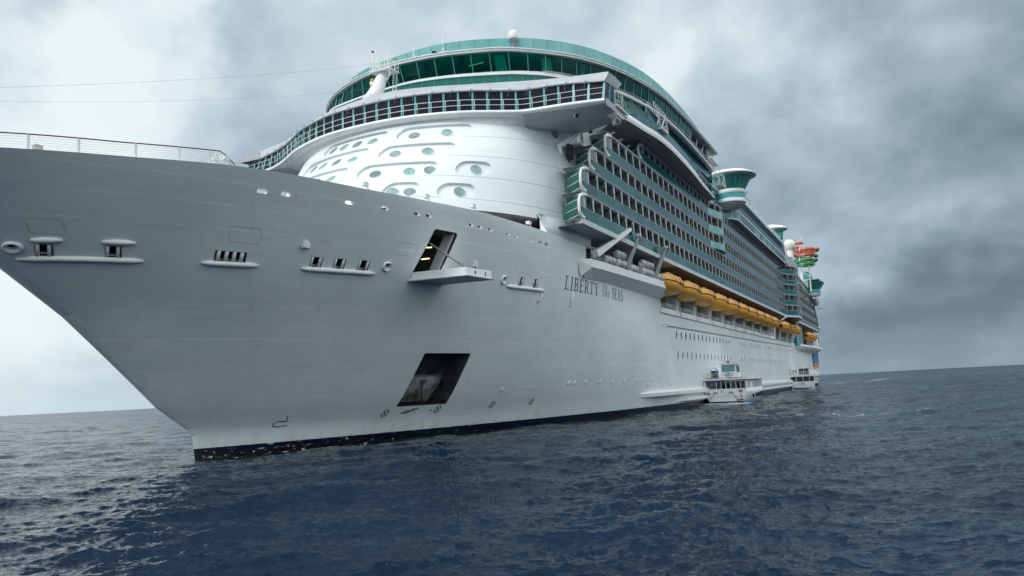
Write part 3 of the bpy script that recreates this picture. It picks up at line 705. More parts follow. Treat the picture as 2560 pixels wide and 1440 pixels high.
# bow rail
def bulw(x, off=0, z=21.3): return Vector((x, -hy(x, sheer(x))+off, z-21.3+sheer(x)))
mb = MB().use(MAROON, True); mb.tube([bulw(x, .15, 22.25) for x in np.linspace(-24.5, -8.6, 30)]+[bulw(-8.2, .15, 22.0), bulw(-7.6, .15, 21.35)], .045, 6); rail = PT('bow_rail', mb, ship)
mb = MB().use(WHITE, True)
for j in range(5): mb.tube([bulw(x, .15, 21.44+.16*j) for x in np.linspace(-24.5, -8.6, 24)], .012, 4)
PT('rail_wires', mb, rail)
for x in (-22.6, -20.6, -18.6, -16.35, -13.5, -11.1, -9.25):
    PT('rail_post', MB().use(WHITE).beam(bulw(x, .15), bulw(x, .15, 22.22), .16, .09), rail)
mb = MB().use(WHITE); c = bulw(-8.6, .6); mb.beam(c+V3(-.2, 0, 0), c+V3(.1, 0, .8), .06); mb.beam(c+V3(.3, 0, 0), c+V3(.1, 0, .8), .06); mb.box(c+V3(-.2, -.1, .35), c+V3(.25, .1, .5)); PT('rail_end_frame', mb, rail)
mb = MB().use(mat('deck_box', (.5, .45, .4), .5)); c = bulw(-18.0, .6); mb.box(c+V3(-.2, -.2, -.1), c+V3(.25, .2, .4)); PT('deck_box', mb, ship)
for x in (-8.0, 3.5, 17.2, 27.6, 10.5):    # small floodlights along the bulwark
    c = bulw(x, .3); mb = MB().use(WHITE, True); mb.tube([c+V3(.9, 0, -.02), c+V3(.45, 0, .1), c+V3(.1, 0, .38)], .05, 6); mb.use(WHITE).box(c+V3(-.45, -.2, .3), c+V3(.15, .2, .62)); PT('bulwark_floodlight', mb, ship)
for x, dz in ((-8.9, .0),): pass

# ---------------------------------------------------------------- superstructure
def xn(z): return 18+.95*(z-26.8)
def fp(phi, z, off=0.):
    a = 42-xn(z); p = Vector((42-a*math.cos(phi), -19.4*math.sin(phi), z))
    if off:
        e = .01; t = fp(phi+e, z)-p; u = fp(phi, z+.1)-p; n = t.cross(u).normalized()
        if n.x*(p.x-42)+n.y*p.y < 0: n = -n
        p = p+n*off
    return p
zs = [23.0, 23.4, 24.3, 25.5, 27, 28.5, 30, 31.5, 33, 34.3, 35.35]
mb = MB().use(SUPM, True); rows = []
for z in zs:
    fr = [fp(R(a), z) for a in range(-90, 91, 3)]
    xb = 318-(z-23)*1.05
    rows.append([tuple(p) for p in fr]+[(x, -19.4, z) for x in (60, 100, 200, xb)]+[(x, 19.4, z) for x in (xb, 200, 100, 60)])
mb.grid(rows, close=True); n = len(rows[0]); mb.use(SOFF)
mb.f.append(list(range(n))); mb.mi.append(mb.cur); mb.sm.append(False)
o = (len(rows)-1)*n; mb.f.append([o+k for k in range(n)][::-1]); mb.mi.append(mb.cur); mb.sm.append(False)
sup = PT('superstructure', mb)
cut = MB()
def recess(p0, p1, z, h=.95, d=.28, z1=None):
    z1 = z if z1 is None else z1
    cut.use(SUPM, True); rows = []; n = 26; p0, p1 = R(p0), R(p1); asp = h/ (18.)
    for k in range(n+1):
        t = k/n; ph = p0+(p1-p0)*t; w = abs(p1-p0); e = min(t, 1-t)*w/asp*1.0
        hh = h*math.sqrt(max(.02, 1-(1-min(1, e))**2)); zc = z+(z1-z)*t
        rows.append([fp(ph, zc-hh, .5), fp(ph, zc, .5), fp(ph, zc+hh, .5), fp(ph, zc+hh, -d), fp(ph, zc, -d), fp(ph, zc-hh, -d)])
    cut.grid(rows, close=True); n_ = 6; base = len(cut.v)-n_*len(rows)
    cut.f.append([base+k for k in range(n_)][::-1]); cut.mi.append(cut.cur); cut.sm.append(False)
    e = len(cut.v)-n_; cut.f.append([e+k for k in range(n_)]); cut.mi.append(cut.cur); cut.sm.append(False)
for a in ((12.5, 38., 33.35), (-19.5, 8.7, 33.45), (10.5, 35.3, 30.65), (-26, 5.9, 31.0), (7.6, 32.5, 28.0), (37.8, 48.8, 28.12), (-21, 3.2, 28.3), (20, 30.2, 25.25), (35.3, 46., 25.2), (-10, 8, 25.2)):
    recess(*a)
boolean(sup, cut.build('cutter'))
def sup_n(c, pn):
    if c.x > 42 or abs(pn.z) > .97: return None
    a = 42-xn(c.z); ph = math.atan2(-c.y/19.4, (42-c.x)/a); n = (fp(ph, c.z, 1)-fp(ph, c.z)).normalized()
    return n if n.dot(pn) > .93 else None
set_normals(sup, sup_n)
WCOL = [mat('porthole_glass_green', (.24, .38, .36), .12, var=.3, vscale=.5), mat('porthole_glass_grey', (.20, .26, .29), .12, var=.3, vscale=.6)]
def rwin(ph, z, r=.60, d=-.27, k=0, rx=None):
    ph = R(ph); rx = rx or r; c = fp(ph, z, d); t = (fp(ph+.01, z)-fp(ph-.01, z)).normalized(); n = fp(ph, z, .2)-fp(ph, z, -.2); n.normalize(); u = n.cross(t).normalized()
    if u.z < 0: u = -u
    mb = MB(); ca = np.linspace(0, 2*math.pi, 23)[:-1]
    mb.use(WHITE, True).grid([[c+t*rx*s*math.cos(a)+u*r*s*math.sin(a)+n*o for a in ca] for s, o in ((1.13, -.02), (1.12, .035), (1.0, .035), (1., .01))], close=True)
    o = PT('round_window', mb, sup)
    mb = MB().use(WCOL[k % 2]); mb.add([c+t*rx*math.cos(a)+u*r*math.sin(a)+n*.012 for a in ca], [tuple(range(22))])
    if k % 3 != 1: mb.use(LINE).beam(c-u*r*.98+n*.02, c+u*r*.98+n*.02, .035, .02)
    PT('pane', mb, o)
W_ = [(29.53, 33.3), (18.52, 33.2), (3.26, 33.23), (-3.24, 33.3), (-9.69, 33.45), (-15.5, 33.5), (26.48, 30.63), (15.89, 30.58), (.20, 30.65), (-7.11, 30.85), (-14.41, 31.0), (-20.5, 31.1), (44.27, 28.13), (30.37, 27.95), (24.26, 27.85), (13.66, 27.8), (-3.43, 28.15), (-11, 28.3), (41.8, 25.22), (27.91, 25.1), (22.8, 25.2), (2, 25.2)]
for k, (a, z) in enumerate(W_): rwin(a, z, .66, -.27, k)
for k, (a, z) in enumerate(((71.5, 34.0), (80.2, 31.5))): rwin(a, z, .62, .0, 1+k*3, .62)
rwin(85.4, 34.2, .62, .0, 4)
# side wall windows and platforms in the corner above the first rows
for x, z in ((47.2, 35.35),): pass
# under-deck wall between bulwark and front, and the step up to the side
mb = MB().use(BROWN); rows = []
for z in (19.0, 23.05): rows.append([fp(R(a), 23.2, -3.0).xy.to_3d()+V3(0, 0, z) for a in range(-90, 91, 5)]+[V3(60, -16.4, z), V3(60, 16.4, z)])
mb.grid(rows, close=True); PT('foredeck_wall', mb)
mb = MB().use(SUPM, True); rows = []
for x in [31.0]+list(np.linspace(31.35, 44, 14)):
    y = -hy(x, 21.3); ph = math.acos(max(-1, min(1, (42-x)/(42-xn(23.5))))) if x < 42 else math.pi/2
    ye = -19.4*math.sin(ph)-.015; zt = 23.5; yi = y+.9
    rows.append([(x, yi, 21.2), (x, y, 21.2), (x, y*.5+ye*.5-.02, 22.2), (x, ye, zt), (x, yi, zt)])
rows[0] = [(31.3, r_[1], r_[2]) for r_ in rows[1]]; rows[0] = [(31.0, rows[1][0][1], 21.2), (31.3, rows[1][1][1], 21.2), (31.3, rows[1][2][1], 22.2), (31.3, rows[1][3][1], 23.5), (31.0, rows[1][4][1], 23.5)]
mb.grid(rows); mb.use(WHITE).add([V3(31.3, *rows[1][k][1:]) for k in range(5)], [(0, 1, 2, 3, 4)]); PT('side_plating', mb)
# deck house behind lifeboats
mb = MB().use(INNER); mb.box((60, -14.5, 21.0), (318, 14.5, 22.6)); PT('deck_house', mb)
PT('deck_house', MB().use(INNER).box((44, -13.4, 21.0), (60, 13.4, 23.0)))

# ---------------------------------------------------------------- bridge
sillc = [(34.9, 29.0, 35.75), (33.9, 24.6, 35.75), (33.1, 20.8, 35.75), (31.4, 17.2, 35.75), (28.6, 12.6, 35.75), (26.5, 7, 35.75), (25.9, 2, 35.75), (26.1, -3, 35.75), (27.0, -7, 35.75), (28.6, -11, 35.75), (30.6, -14.2, 35.75), (31.9, -16.3, 35.75), (32.3, -18, 35.75), (32.65, -20.5, 35.75), (33.2, -23.2, 35.75), (33.8, -25.5, 35.75)]
topc = [(p[0]+.1+.9*max(0, (abs(p[1])-20)/5.5), p[1]*1.0, 38.2) for p in sillc]
BP = Path(sillc, topc, 10)
roofb = [(p[0]+.0+.9*max(0, (abs(p[1])-20)/5.5), p[1]*1.004, 38.25) for p in sillc]
roofc = [(37.4, 30.6, 40), (36.0, 25.6, 40), (34.9, 21.4, 40), (33, 17.4, 40), (30.7, 12.8, 40), (28.9, 8, 40), (27.9, 3, 40), (27.8, -2, 40), (29.2, -6.6, 40), (30.9, -10.4, 40), (32.4, -13.8, 40), (33.5, -16.2, 40), (34.2, -18, 40), (35.05, -20.4, 40), (35.7, -23, 40), (36.3, -25.6, 40)]
RP = Path(roofb, roofc, 10)
bridge = MB().use(WHITE, True)
ledge = [(p[0]-.95, p[1]*1.02, 35.65) for p in sillc]; ledge2 = [(p[0]-.95, p[1]*1.02, 35.3) for p in sillc]
# walkway ledge
A_ = crv(ledge, 8); B_ = crv(ledge2, 8); S_ = crv(sillc, 8)
bridge.grid([[s+V3(.3, 0, -.02), a, b, b+V3(.9, -b.y*.01, -.25)] for s, a, b in zip(S_, A_, B_)])
# skirt down to the white front
rows = []
for s, b in zip(S_, B_):
    if abs(s.y) < 19.3:
        ph = math.asin(max(-1, min(1, -b.y/19.4*0.985))); q = fp(ph, 34.3, .02); rows.append([b+V3(.9, -b.y*.01, -.25), (b+V3(.9, 0, -.25)).lerp(q, .5)+V3(0.15, 0, -.1), q])
bridge.grid(rows)
BR = PT('bridge', bridge)
# wing undersides
for sgn in (-1, 1):
    mb = MB().use(GREYW, True); rows = []
    for y in np.linspace(16.6, 26.0 if sgn < 0 else 29.2, 12):
        t = min(1, (y-16.6)/9.4); xf = 31.2+(y-16.6)*.20; zb = 34.0+1.15*t; xb = 40.5-(y-17)*.12
        rows.append([(xf-.0, sgn*y, 35.35), (xf+.35, sgn*y, 35.0+.05*t), (xf+2.0, sgn*y, zb), (xb, sgn*y, zb+.1), (xb+.3, sgn*y, 35.4), (xb+.3, sgn*y, 35.9), (xf+.5, sgn*y, 35.95)])
    mb.grid(rows); m_ = len(rows[0]); e = len(mb.v)-m_; mb.f.append([e+k for k in range(m_)]); mb.mi.append(mb.cur); mb.sm.append(False)
    PT('wing_underside', mb, BR)
# windows
d = .15; k = 0
WW = 1.62
INNB = (60, 0, 37)
nwin = int(BP.len/WW); WW = (BP.len)/nwin
for k in range(nwin):
    d0, d1 = k*WW+.09, (k+1)*WW-.09
    mb = MB().use(BRIDG, False); panel(mb, BP, d0, d1, .03, .97, .0, .06, 2, INNB); w = PT('bridge_window', mb, BR)
    mb = MB().use(TEALF); p, q = BP.at(k*WW), BP.at(k*WW, True); mb.beam(p, q+(q-p)*.02, .2, .2, (1, 0, 0)); PT('window_mullion', mb, BR)
mb = MB().use(DARK); panel(mb, BP, 0, BP.len, 0, 1, -.25, .1, 80, INNB); PT('bridge_interior', mb, BR)
# roof brow
mb = MB().use(GREYW, True); R1, R2 = RP.a, RP.b
mb.grid([[a+V3(.5, 0, .0), a+V3(-.12, 0, -.02), a+V3(-.12, 0, .12), a.lerp(b, .5)+V3(-.05, 0, .0), b, b+V3(.6, 0, .12), V3(b.x+6, b.y*.85, 40.15)] for a, b in zip(R1, R2)])
PT('bridge_roof', mb, BR)
mb = MB().use(WHITE); mb.hexa([V3(36.5, -14, 40.02), V3(55, -16, 40.02), V3(55, 16, 40.02), V3(36.5, 14, 40.02), V3(38, -13, 40.2), V3(55, -16, 40.2), V3(55, 16, 40.2), V3(38, 13, 40.2)]); PT('bridge_roof', mb, BR)
# wing ends: rounded side with its own brow and windows
for sgn in (-1, 1):
    yy = 25.5 if sgn < 0 else 29.2
    e0, e1 = (BP.at(BP.len), BP.at(BP.len, True)) if sgn < 0 else (BP.at(0), BP.at(0, True))
    p = [e0, e0+V3(3.2, sgn*.15, .1), e1+V3(2.9, sgn*.15, .15), e1]
    mb = MB().use(BRIDG); mb.add(p, [(0, 1, 2, 3)]); PT('bridge_window', mb, BR)
    mb = MB().use(TEALF)
    for t in (0, .5, 1): a, b = p[0].lerp(p[1], t), p[3].lerp(p[2], t); mb.beam(a, b, .2, .24, (1, 0, 0))
    PT('window_mullion', mb, BR)
    Y_ = sgn*(yy+.12); pts = [V3(34.75, Y_, 38.3), V3(39.1, Y_, 38.75), V3(41.3, Y_-sgn*.1, 40.2), V3(40.9, Y_-sgn*.3, 40.5), V3(39.4, Y_-sgn*.35, 40.55), V3(37.8, Y_-sgn*.3, 40.35), V3(36.35, Y_-sgn*.1, 40.02)]
    mb = MB().use(mat('brow_grey', (.27, .28, .30), .5)); back = [V3(q.x+.3, sgn*17, q.z-.02) for q in pts]; n = len(pts)
    mb.add(pts+back, [tuple(range(n))]+[(k, (k+1) % n, n+(k+1) % n, n+k) for k in range(n)]); PT('bridge_roof', mb, BR)
# walkway rail
def railing(name, pts, h, posts=1.9, parent=ship, m=WHITE, nr=2, r=.028, post_r=.03, panelm=None, lean=0):
    L_ = [0]
    for a, b in zip(pts, pts[1:]): L_.append(L_[-1]+(Vector(b)-Vector(a)).length)
    mb = MB().use(m, True)
    for j in range(nr): mb.tube([Vector(p)+V3(0, 0, h*(j+1)/nr) for p in pts], r, 5)
    n = max(1, int(L_[-1]/posts))
    for k in range(n+1):
        d = L_[-1]*k/n; i = min(len(L_)-2, int(np.searchsorted(L_, d, side='right'))-1); t = (d-L_[i])/max(1e-6, L_[i+1]-L_[i]); p = Vector(pts[i]).lerp(Vector(pts[i+1]), t)
        mb.tube([p, p+V3(0, 0, h)], post_r, 5)
    return PT(name, mb, parent)
railing('walkway_rail', [p+V3(.05, 0, 0) for p in A_], 1.25, 1.62, BR, nr=2, r=.032)
mb = MB().use(WHITE)
for k in range(1, 62, 1):
    d = k*.9
    if d > BP.len: break
    if k % 2: continue
    i = min(len(A_)-1, int(len(A_)*d/BP.len)); p = A_[i]; mb.beam(p+V3(0, 0, -.15), p+V3(.75, 0, -.62), .07, .1)
PT('ledge_bracket', mb, BR)
# strut under port wing, searchlights
mb = MB().use(WHITE, True); mb.tube([(36.2, -19.0, 32.3), (41.3, -21.2, 35.9)], .3, 10); mb.tube([(36.2, -19.0, 32.4), (36.3, -19.25, 31.2)], [.28, .05], 8); PT('wing_strut', mb, BR)
mb = MB().use(WHITE, True); mb.tube([(41.5, 21.2, 35.9), (36.2, 19.0, 32.3)], .3, 10); PT('wing_strut', mb, BR)
def spot(c, d=(-1, 0, 0), r=.3):
    c = Vector(c); d = Vector(d).normalized(); mb = MB().use(WHITE, True); mb.tube([c, c+d*r*1.8], [r*.8, r], 12)
    mb.use(DKWIN).tube([c+d*r*1.75, c+d*r*1.86], r*.85, 12); mb.use(WHITE, True).tube([c, c+V3(0, 0, .7)], .07, 6); return PT('searchlight', mb, BR)
spot((34.0, -22.0, 34.8), (-.5, -.6, -.3), .28); spot((37.6, -25.4, 34.3), (-.6, -.8, -.1), .42); spot((39.9, -26.0, 35.6), (.3, -.8, -.3), .2)
railing('wing_rail', [(36.8, -26.0, 36.1), (38.2, -26.2, 36.2), (39.9, -26.0, 36.3), (41, -25.4, 36.4)], 1.8, .8, BR, nr=3)
mb = MB().use(WHITE); mb.box((36.6, -26.3, 35.9), (40.6, -24.5, 36.05)); mb.box((36.5, -26.2, 34.9), (38.9, -25.0, 35.05)); PT('wing_platform', mb, BR)

for k in range(26):
    d = 2+k*(RP.len-4)/25; p = RP.at(d)+V3(-.15, 0, .1); PT('window_wiper', MB().use(STEEL).beam(p, p+V3(-.25, .1, .05), .05).beam(p+V3(-.25, .1, .05), p+V3(-.12, .35, -.75), .035), BR)
for y in (6, -4, -12, -20): d = RP.find(lambda q: q.y < y); p = RP.at(d).lerp(RP.at(d, True), .3); PT('brow_pipe', MB().use(WHITE, True).tube([RP.at(d+t).lerp(RP.at(d+t, True), .18)+V3(-.12, 0, .02) for t in (0, 1, 2, 3, 4)], .05, 5), BR)
# mast on the bridge roof
mb = MB().use(WHITE, True); mb.tube([(30.6, 3.7, 40.0), (31.0, 2.9, 41.8), (31.3, 1.9, 44.3)], [1.35, .95, .6], 14); mast = PT('signal_mast', mb)
mb = MB().use(WHITE); mb.box((30.3, .3, 44.3), (32.4, 3.3, 44.42))
for x, y in ((30.4, .4), (32.3, .4), (30.4, 3.2), (32.3, 3.2), (31.3, 3.2), (30.4, 1.8)):
    mb.beam((x, y, 44.4), (x, y, 45.5), .05)
for z in (44.95, 45.5):
    for a, b in (((30.4, .4), (32.3, .4)), ((30.4, 3.2), (32.3, 3.2)), ((30.4, .4), (30.4, 3.2)), ((32.3, .4), (32.3, 3.2))): mb.beam((*a, z), (*b, z), .045)
mb.beam((30.4, .5, 43.2), (30.4, .4, 44.4), .05); mb.beam((31, 1.2, 43.1), (30.9, .3, 44.3), .07)
PT('mast_platform', mb, mast)
mb = MB().use(WHITE)
for x, y, z, w in ((30.5, 2.9, 46.9, .16), (30.6, 2.3, 46.2, .1), (31.3, 2.6, 46.1, .1), (31.2, 1.2, 46.9, .12), (30.7, 1.3, 46.3, .07), (31.8, .6, 45.9, .06), (31.3, 3.1, 46.3, .06)): mb.beam((x, y, 44.4), (x, y, z), w)
for k in range(6): mb.beam((30.6, 1.2+.28*k, 44.6), (30.7, 1.5+.28*k, 45.3), .04)
mb.use(DARK).box((30.4, 2.8, 46.85), (30.62, 3.02, 47.1)); mb.use(REDP).box((31.7, .5, 45.9), (31.9, .7, 46.05))
PT('mast_aerials', mb, mast)
mb = MB().use(ORANGE).box((30.4, 3.0, 43.2), (30.65, 3.3, 43.5)); mb.use(WHITE, True).tube([(30.5, 3.2, 42.6), (30.5, 3.2, 43.1)], .22, 8); PT('mast_lamp', mb, mast)
mb = MB().use(WHITE)
for s in (0, .55): mb.beam((31.9, 1.2-s, 40.1), (32.1, 1.0-s, 44.3), .06)
for k in range(12): mb.beam((31.9+.017*k, 1.2, 40.4+.33*k), (31.9+.017*k, .62, 40.4+.33*k), .05)
PT('mast_ladder', mb, mast)
def wire(name, a, b, sag, r=.02):
    a, b = Vector(a), Vector(b); PT(name, MB().use(STEEL, True).tube([a.lerp(b, t)-V3(0, 0, sag*4*t*(1-t)) for t in np.linspace(0, 1, 24)], r, 4), ship)
wire('forestay_wire', (30.4, 2.5, 45.3), (-26.5, 0, 22.6), .6, .009); wire('forestay_wire', (31, 3.2, 42.5), (-26.5, 0.3, 22.4), .9, .007)
# ---------------------------------------------------------------- observation lounge
rim = [(102, 24.9), (89, 24.9), (74, 24.6), (62, 24.2), (53, 23.2), (47, 22.2), (42.8, 20.0), (39.2, 15.8), (36.6, 10.7), (35.1, 5.8), (34.7, 1.7), (35.2, -3.2), (36.5, -7.5), (38.4, -11.7), (42.4, -16.0), (46.8, -19.2), (53.4, -21.9), (63, -23.9), (74, -24.6), (89, -24.9), (102, -24.9)]
lbt = [(104.5, 23.6), (92, 23.8), (76, 24), (65, 23.3), (57, 22.1), (48, 20), (41.5, 17.5), (38, 14.6), (36.6, 9.8), (35.8, 4.5), (35.6, 1.5), (35.9, -1.5), (37, -5.5), (39.2, -10.6), (41, -13.5), (44.4, -16.7), (53, -21), (64.5, -23.4), (76, -24.), (92, -23.9), (104.5, -23.5)]
LR = 46.7; LB = 44.4
P_low = [(x+.15, y*.998, LB) for x, y in lbt]; P_top = []
def match_dir(lo, hi, z, n=10):
    """top control points taken on curve hi in the same plan direction as each low point"""
    d = crv([(x, y, 0) for x, y in hi], 12); out = []
    for x, y, _ in lo:
        if x > 72: out.append((x, math.copysign(np.interp(x, *zip(*sorted((p.x, abs(p.y)) for p in d if p.y*y > 0 and p.x > 60))), y), z)); continue
        a = math.atan2(y, 72-x); b = min(d, key=lambda p: abs(math.atan2(p.y, 72-p.x)-a)); out.append((b.x, b.y, z))
    return out
P_top = match_dir(P_low, [(x+.3, y*.988) for x, y in rim], LR-.12)
LP = Path(P_low, P_top, 10)
CEN = (80, 0, 45)
lounge = PT('observation_lounge', MB().use(DARK).box((54, -15, 44.5), (100, 15, 46.6)))
# floor and soffit plates
def plate(curve, z0, z1, m, name, parent=ship, inset=0., mside=None):
    c = [Vector((p[0], p[1], 0)) for p in crv([(a[0], a[1], 0) for a in curve], 8)]
    if inset: c = [V3(p.x+inset*(1 if p.x < 60 else 0), p.y*(1-inset/24), 0) for p in c]
    n = len(c); mb = MB().use(m); vs = [(p.x, p.y, z0) for p in c]+[(p.x, p.y, z1) for p in c]
    mb.add(vs, [tuple(range(n)), tuple(range(n, 2*n))[::-1]]); mb.use(mside or m, True); mb.add(vs, [(k, (k+1) % n, n+(k+1) % n, n+k) for k in range(n)])
    return PT(name, mb, parent)
plate(lbt, LB-.22, LB, WHITE, 'lounge_floor', lounge, -.12, WHITE)
plate(rim, LR-.05, LR+.24, GREYW, 'lounge_roof', lounge, 0, WHITE)
dA = LP.find(lambda p: p.x < 60); dB = LP.len-Path(P_low[::-1], P_top[::-1], 10).find(lambda p: p.x < 83)
iA = LP.find(lambda p: p.x < 70)
nw = 46; W = (dB-iA)/nw
for k in range(nw):
    mb = MB().use(LOUNG, True); panel(mb, LP, iA+k*W+.05, iA+(k+1)*W-.05, 0.02, .985, 0, .05, 3, CEN); PT('lounge_window', mb, lounge)
    p, q = LP.at(iA+k*W), LP.at(iA+k*W, True); o = (p-Vector(CEN)).normalized()*.06
    PT('lounge_mullion', MB().use(TEALF).beam(p+o, q+o, .08, .12, (1, 0, 0)), lounge)
# curtains and dim furniture behind the glass
CUR = mat('curtain', (.80, .84, .78), .8, var=.15, vscale=3); CURB = mat('blue_drape', (.03, .08, .25), .8)
rs = random.Random(4); d = iA+1
while d < dB-3:
    w = rs.choice((.8, 1.3, 1.6)); mb = MB().use(CUR if rs.random() < .6 else CURB, True)
    rows = []
    for z in (0.03, .5, .94):
        rows.append([LP.at(d+w*(1-.25*z)*t).lerp(LP.at(d+w*(1-.25*z)*t, True), z)+(Vector((CEN[0], CEN[1], 45))-LP.at(d)).normalized()*(.45+.1*math.sin(t*30)) for t in np.linspace(0, 1, 14)])
    mb.grid(rows); PT('lounge_curtain', mb, lounge); d += rs.choice((2.4, 3.4, 4.6, 6.0))
mb = MB().use(mat('lounge_ceiling', (.25, .27, .25), .7)); mb.box((46, -16, 46.45), (84, 16, 46.55)); PT('lounge_ceiling', mb, lounge)
PT('lounge_lamp', MB().use(mat('warm_tube', (1, .8, .5), .5, emit=(1, .75, .4, .7))).box((38.6, 8.4, 46.0), (38.8, 9.7, 46.06)), lounge)
PT('lounge_lamp', MB().use(MATS['warm_tube']).box((38.9, -8.2, 46.1), (39.1, -6.0, 46.15)), lounge)
# rounded rim tube, drain pipe along rim edge
mb = MB().use(WHITE, True); c = crv([(x-.05*(1 if x < 60 else 0), y*1.003, LR+.3) for x, y in rim], 8); mb.tube(c, .09, 6); PT('roof_edge', mb, lounge)
c = crv([(x-.1, y*1.004, LR-.1) for x, y in rim], 8); PT('roof_edge', MB().use(GREYW, True).tube(c, .05, 6), lounge)
# glass wind screen on the roof
gt = [(96, 23.9, 48.75), (76, 24.1, 48.8), (64.4, 23.7, 48.8), (56.8, 22.6, 48.8), (49.3, 21.2, 48.8), (44.3, 18.9, 48.8), (40.6, 14.6, 48.8), (37.9, 9.65, 48.8), (36.6, 3.2, 48.8), (36.4, -2.5, 48.8), (37.5, -7.1, 48.8), (39.4, -11.1, 48.8), (40.9, -13.6, 48.8), (44.3, -17, 48.8), (49.3, -20, 48.8), (56.8, -22.5, 48.8), (64.4, -23.7, 48.8), (76.4, -24.2, 48.8), (90, -24.05, 48.8)]; gb = [(p[0]+.1, p[1]*.997, LR+.3) for p in gt]
GP = Path(gb, gt, 10); nn = 74; W = GP.len/nn; wind = PT('wind_screen', MB().use(WHITE, True).tube([p+V3(0, 0, .05) for p in GP.a], .06, 5), lounge)
for k in range(nn):
    mb = MB().use(RAILG, True); panel(mb, GP, k*W+.025, (k+1)*W-.025, .03, 1, 0, .04, 2, CEN)
    p, q = GP.at(k*W), GP.at(k*W, True); mb.use(TEALF).beam(p, q, .05, .07, (1, 0, 0)); PT('glass_panel', mb, wind)
# lower glazed gallery between lounge and bridge roof
gh = [(x-1.1, y*.985, 43.6) for x, y in lbt[4:-4]]; gl = [(x-.6, y*.98, 41.2) for x, y in lbt[4:-4]]
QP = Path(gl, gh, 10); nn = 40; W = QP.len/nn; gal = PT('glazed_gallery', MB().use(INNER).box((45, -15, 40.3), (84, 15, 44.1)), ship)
GALG = glassmat('gallery_glass', (.3, .7, .6), .04, .7, (.05, .27, .22), .06)
for k in range(nn):
    mb = MB().use(GALG, True); panel(mb, QP, k*W+.03, (k+1)*W-.03, 0, 1, 0, .04, 2, CEN); PT('glass_panel', mb, gal)
mb = MB().use(TEALF); mb.tube([p+V3(0, 0, .02) for p in QP.b], .06, 5)
for k in range(nn+1): p, q = QP.at(k*W), QP.at(k*W, True); mb.beam(p, q, .06, .06, (1, 0, 0))
PT('gallery_frames', mb, gal)
plate([(x-1.2, y) for x, y in lbt[4:-4]], 43.62, 43.85, GREYW, 'gallery_roof', gal, 0, WHITE)
# aft open part of the lounge deck: dark recess, posts, screen, end wall
mb = MB().use(GREYW); mb.hexa([V3(97, -23.9, 44), V3(99.4, -23.9, 44), V3(99.4, -16, 44), V3(97, -16, 44), V3(95.6, -24.3, 46.7), V3(97.6, -24.3, 46.7), V3(97.6, -16, 46.7), V3(95.6, -16, 46.7)]); PT('lounge_end_wall', mb, lounge)
for x in (84.5, 89, 93.5): PT('deck_post', MB().use(WHITE, True).tube([(x-.6, -23.7, 44.3), (x+.1, -24.1, 46.65)], .12, 8), lounge)
PT('deck_recess_wall', MB().use(mat('recess_grey', (.10, .11, .12), .5)).box((83, -20.5, 44.4), (97, -20.2, 46.6)), lounge)
mb = MB().use(TEALB); mb.box((84, -23.9, 44.4), (97, -23.85, 45.3)); PT('wind_glass', mb, lounge)
# radome and aerials on the lounge roof
mb = MB().use(mat('radome_white', (.80, .80, .72), .45), True); mb.lathe([(.01, 49.75), (.35, 49.7), (.55, 49.5), (.63, 49.2), (.66, 48.6), (.62, 48.5)], (39.8, -12.2, 0), 20); mb.use(GREYW, True).lathe([(.66, 48.5), (.4, 48.2), (.2, 48.15), (.14, 47.0)], (39.8, -12.2, 0), 20); PT('radome', mb)
for x, y, h in ((35.7, 0.2, 2.5), (36.1, -4.0, 2.8)):
    mb = MB().use(WHITE, True); mb.tube([(x, y, LR+.3), (x, y, LR+h)], [.05, .02], 6)
    for a in (0, 2.1, 4.2): mb.tube([(x+.55*math.cos(a), y+.55*math.sin(a), LR+.3), (x, y, LR+1.3)], .03, 5)
    PT('whip_aerial', mb)
PT('roof_ventilator', MB().use(DARK, True).lathe([(.3, LR+.3), (.3, LR+.8), (.38, LR+.85), (.2, LR+1.05)], (35.9, -2.8, 0), 12))
PT('roof_camera', MB().use(STEEL).box((48.2, -19.3, LR+.9), (48.4, -19.1, LR+1.2)).beam((48.3, -19.2, LR+.3), (48.3, -19.2, LR+.9), .05))

# ---------------------------------------------------------------- overhanging deck along the side
oc = [(41.5, -19.8), (46, -22.0), (50, -23.2), (56, -23.9), (61, -24.5), (68, -24.7), (80, -24.4), (92, -23.8), (101, -23.5), (104, -23.2), (106, -21.0), (108, -20.4), (122, -20.4), (125, -21.4), (128, -23.3), (134, -23.35), (170, -23.3), (205, -23.3), (213, -22.9), (216, -21.8)]
def osec(x): return float(np.interp(x, [p[0] for p in oc], [p[1] for p in oc]))
OC = crv([(x, y, 0) for x, y in oc], 8)
for sg in (1, -1):
    mb = MB().use(SOFF, True)
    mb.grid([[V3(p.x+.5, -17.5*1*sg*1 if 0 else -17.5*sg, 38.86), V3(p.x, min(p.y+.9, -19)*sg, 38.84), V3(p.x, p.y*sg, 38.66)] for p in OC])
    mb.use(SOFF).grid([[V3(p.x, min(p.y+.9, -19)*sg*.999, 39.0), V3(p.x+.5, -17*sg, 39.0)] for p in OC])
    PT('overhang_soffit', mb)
    mb = MB().use(WHITE, True); F_ = [p for p in OC if p.x <= 106]
    mb.grid([[V3(p.x, p.y*sg, 38.66), V3(p.x-.02, (p.y-.1)*sg, 39.0), V3(p.x, p.y*sg, 39.62 if p.x < 90 else 39.62-.6*(p.x-90)/16), V3(p.x+.1, (p.y+.25)*sg, 39.62 if p.x < 90 else 39.62-.6*(p.x-90)/16)] for p in F_])
    PT('overhang_fascia', mb)
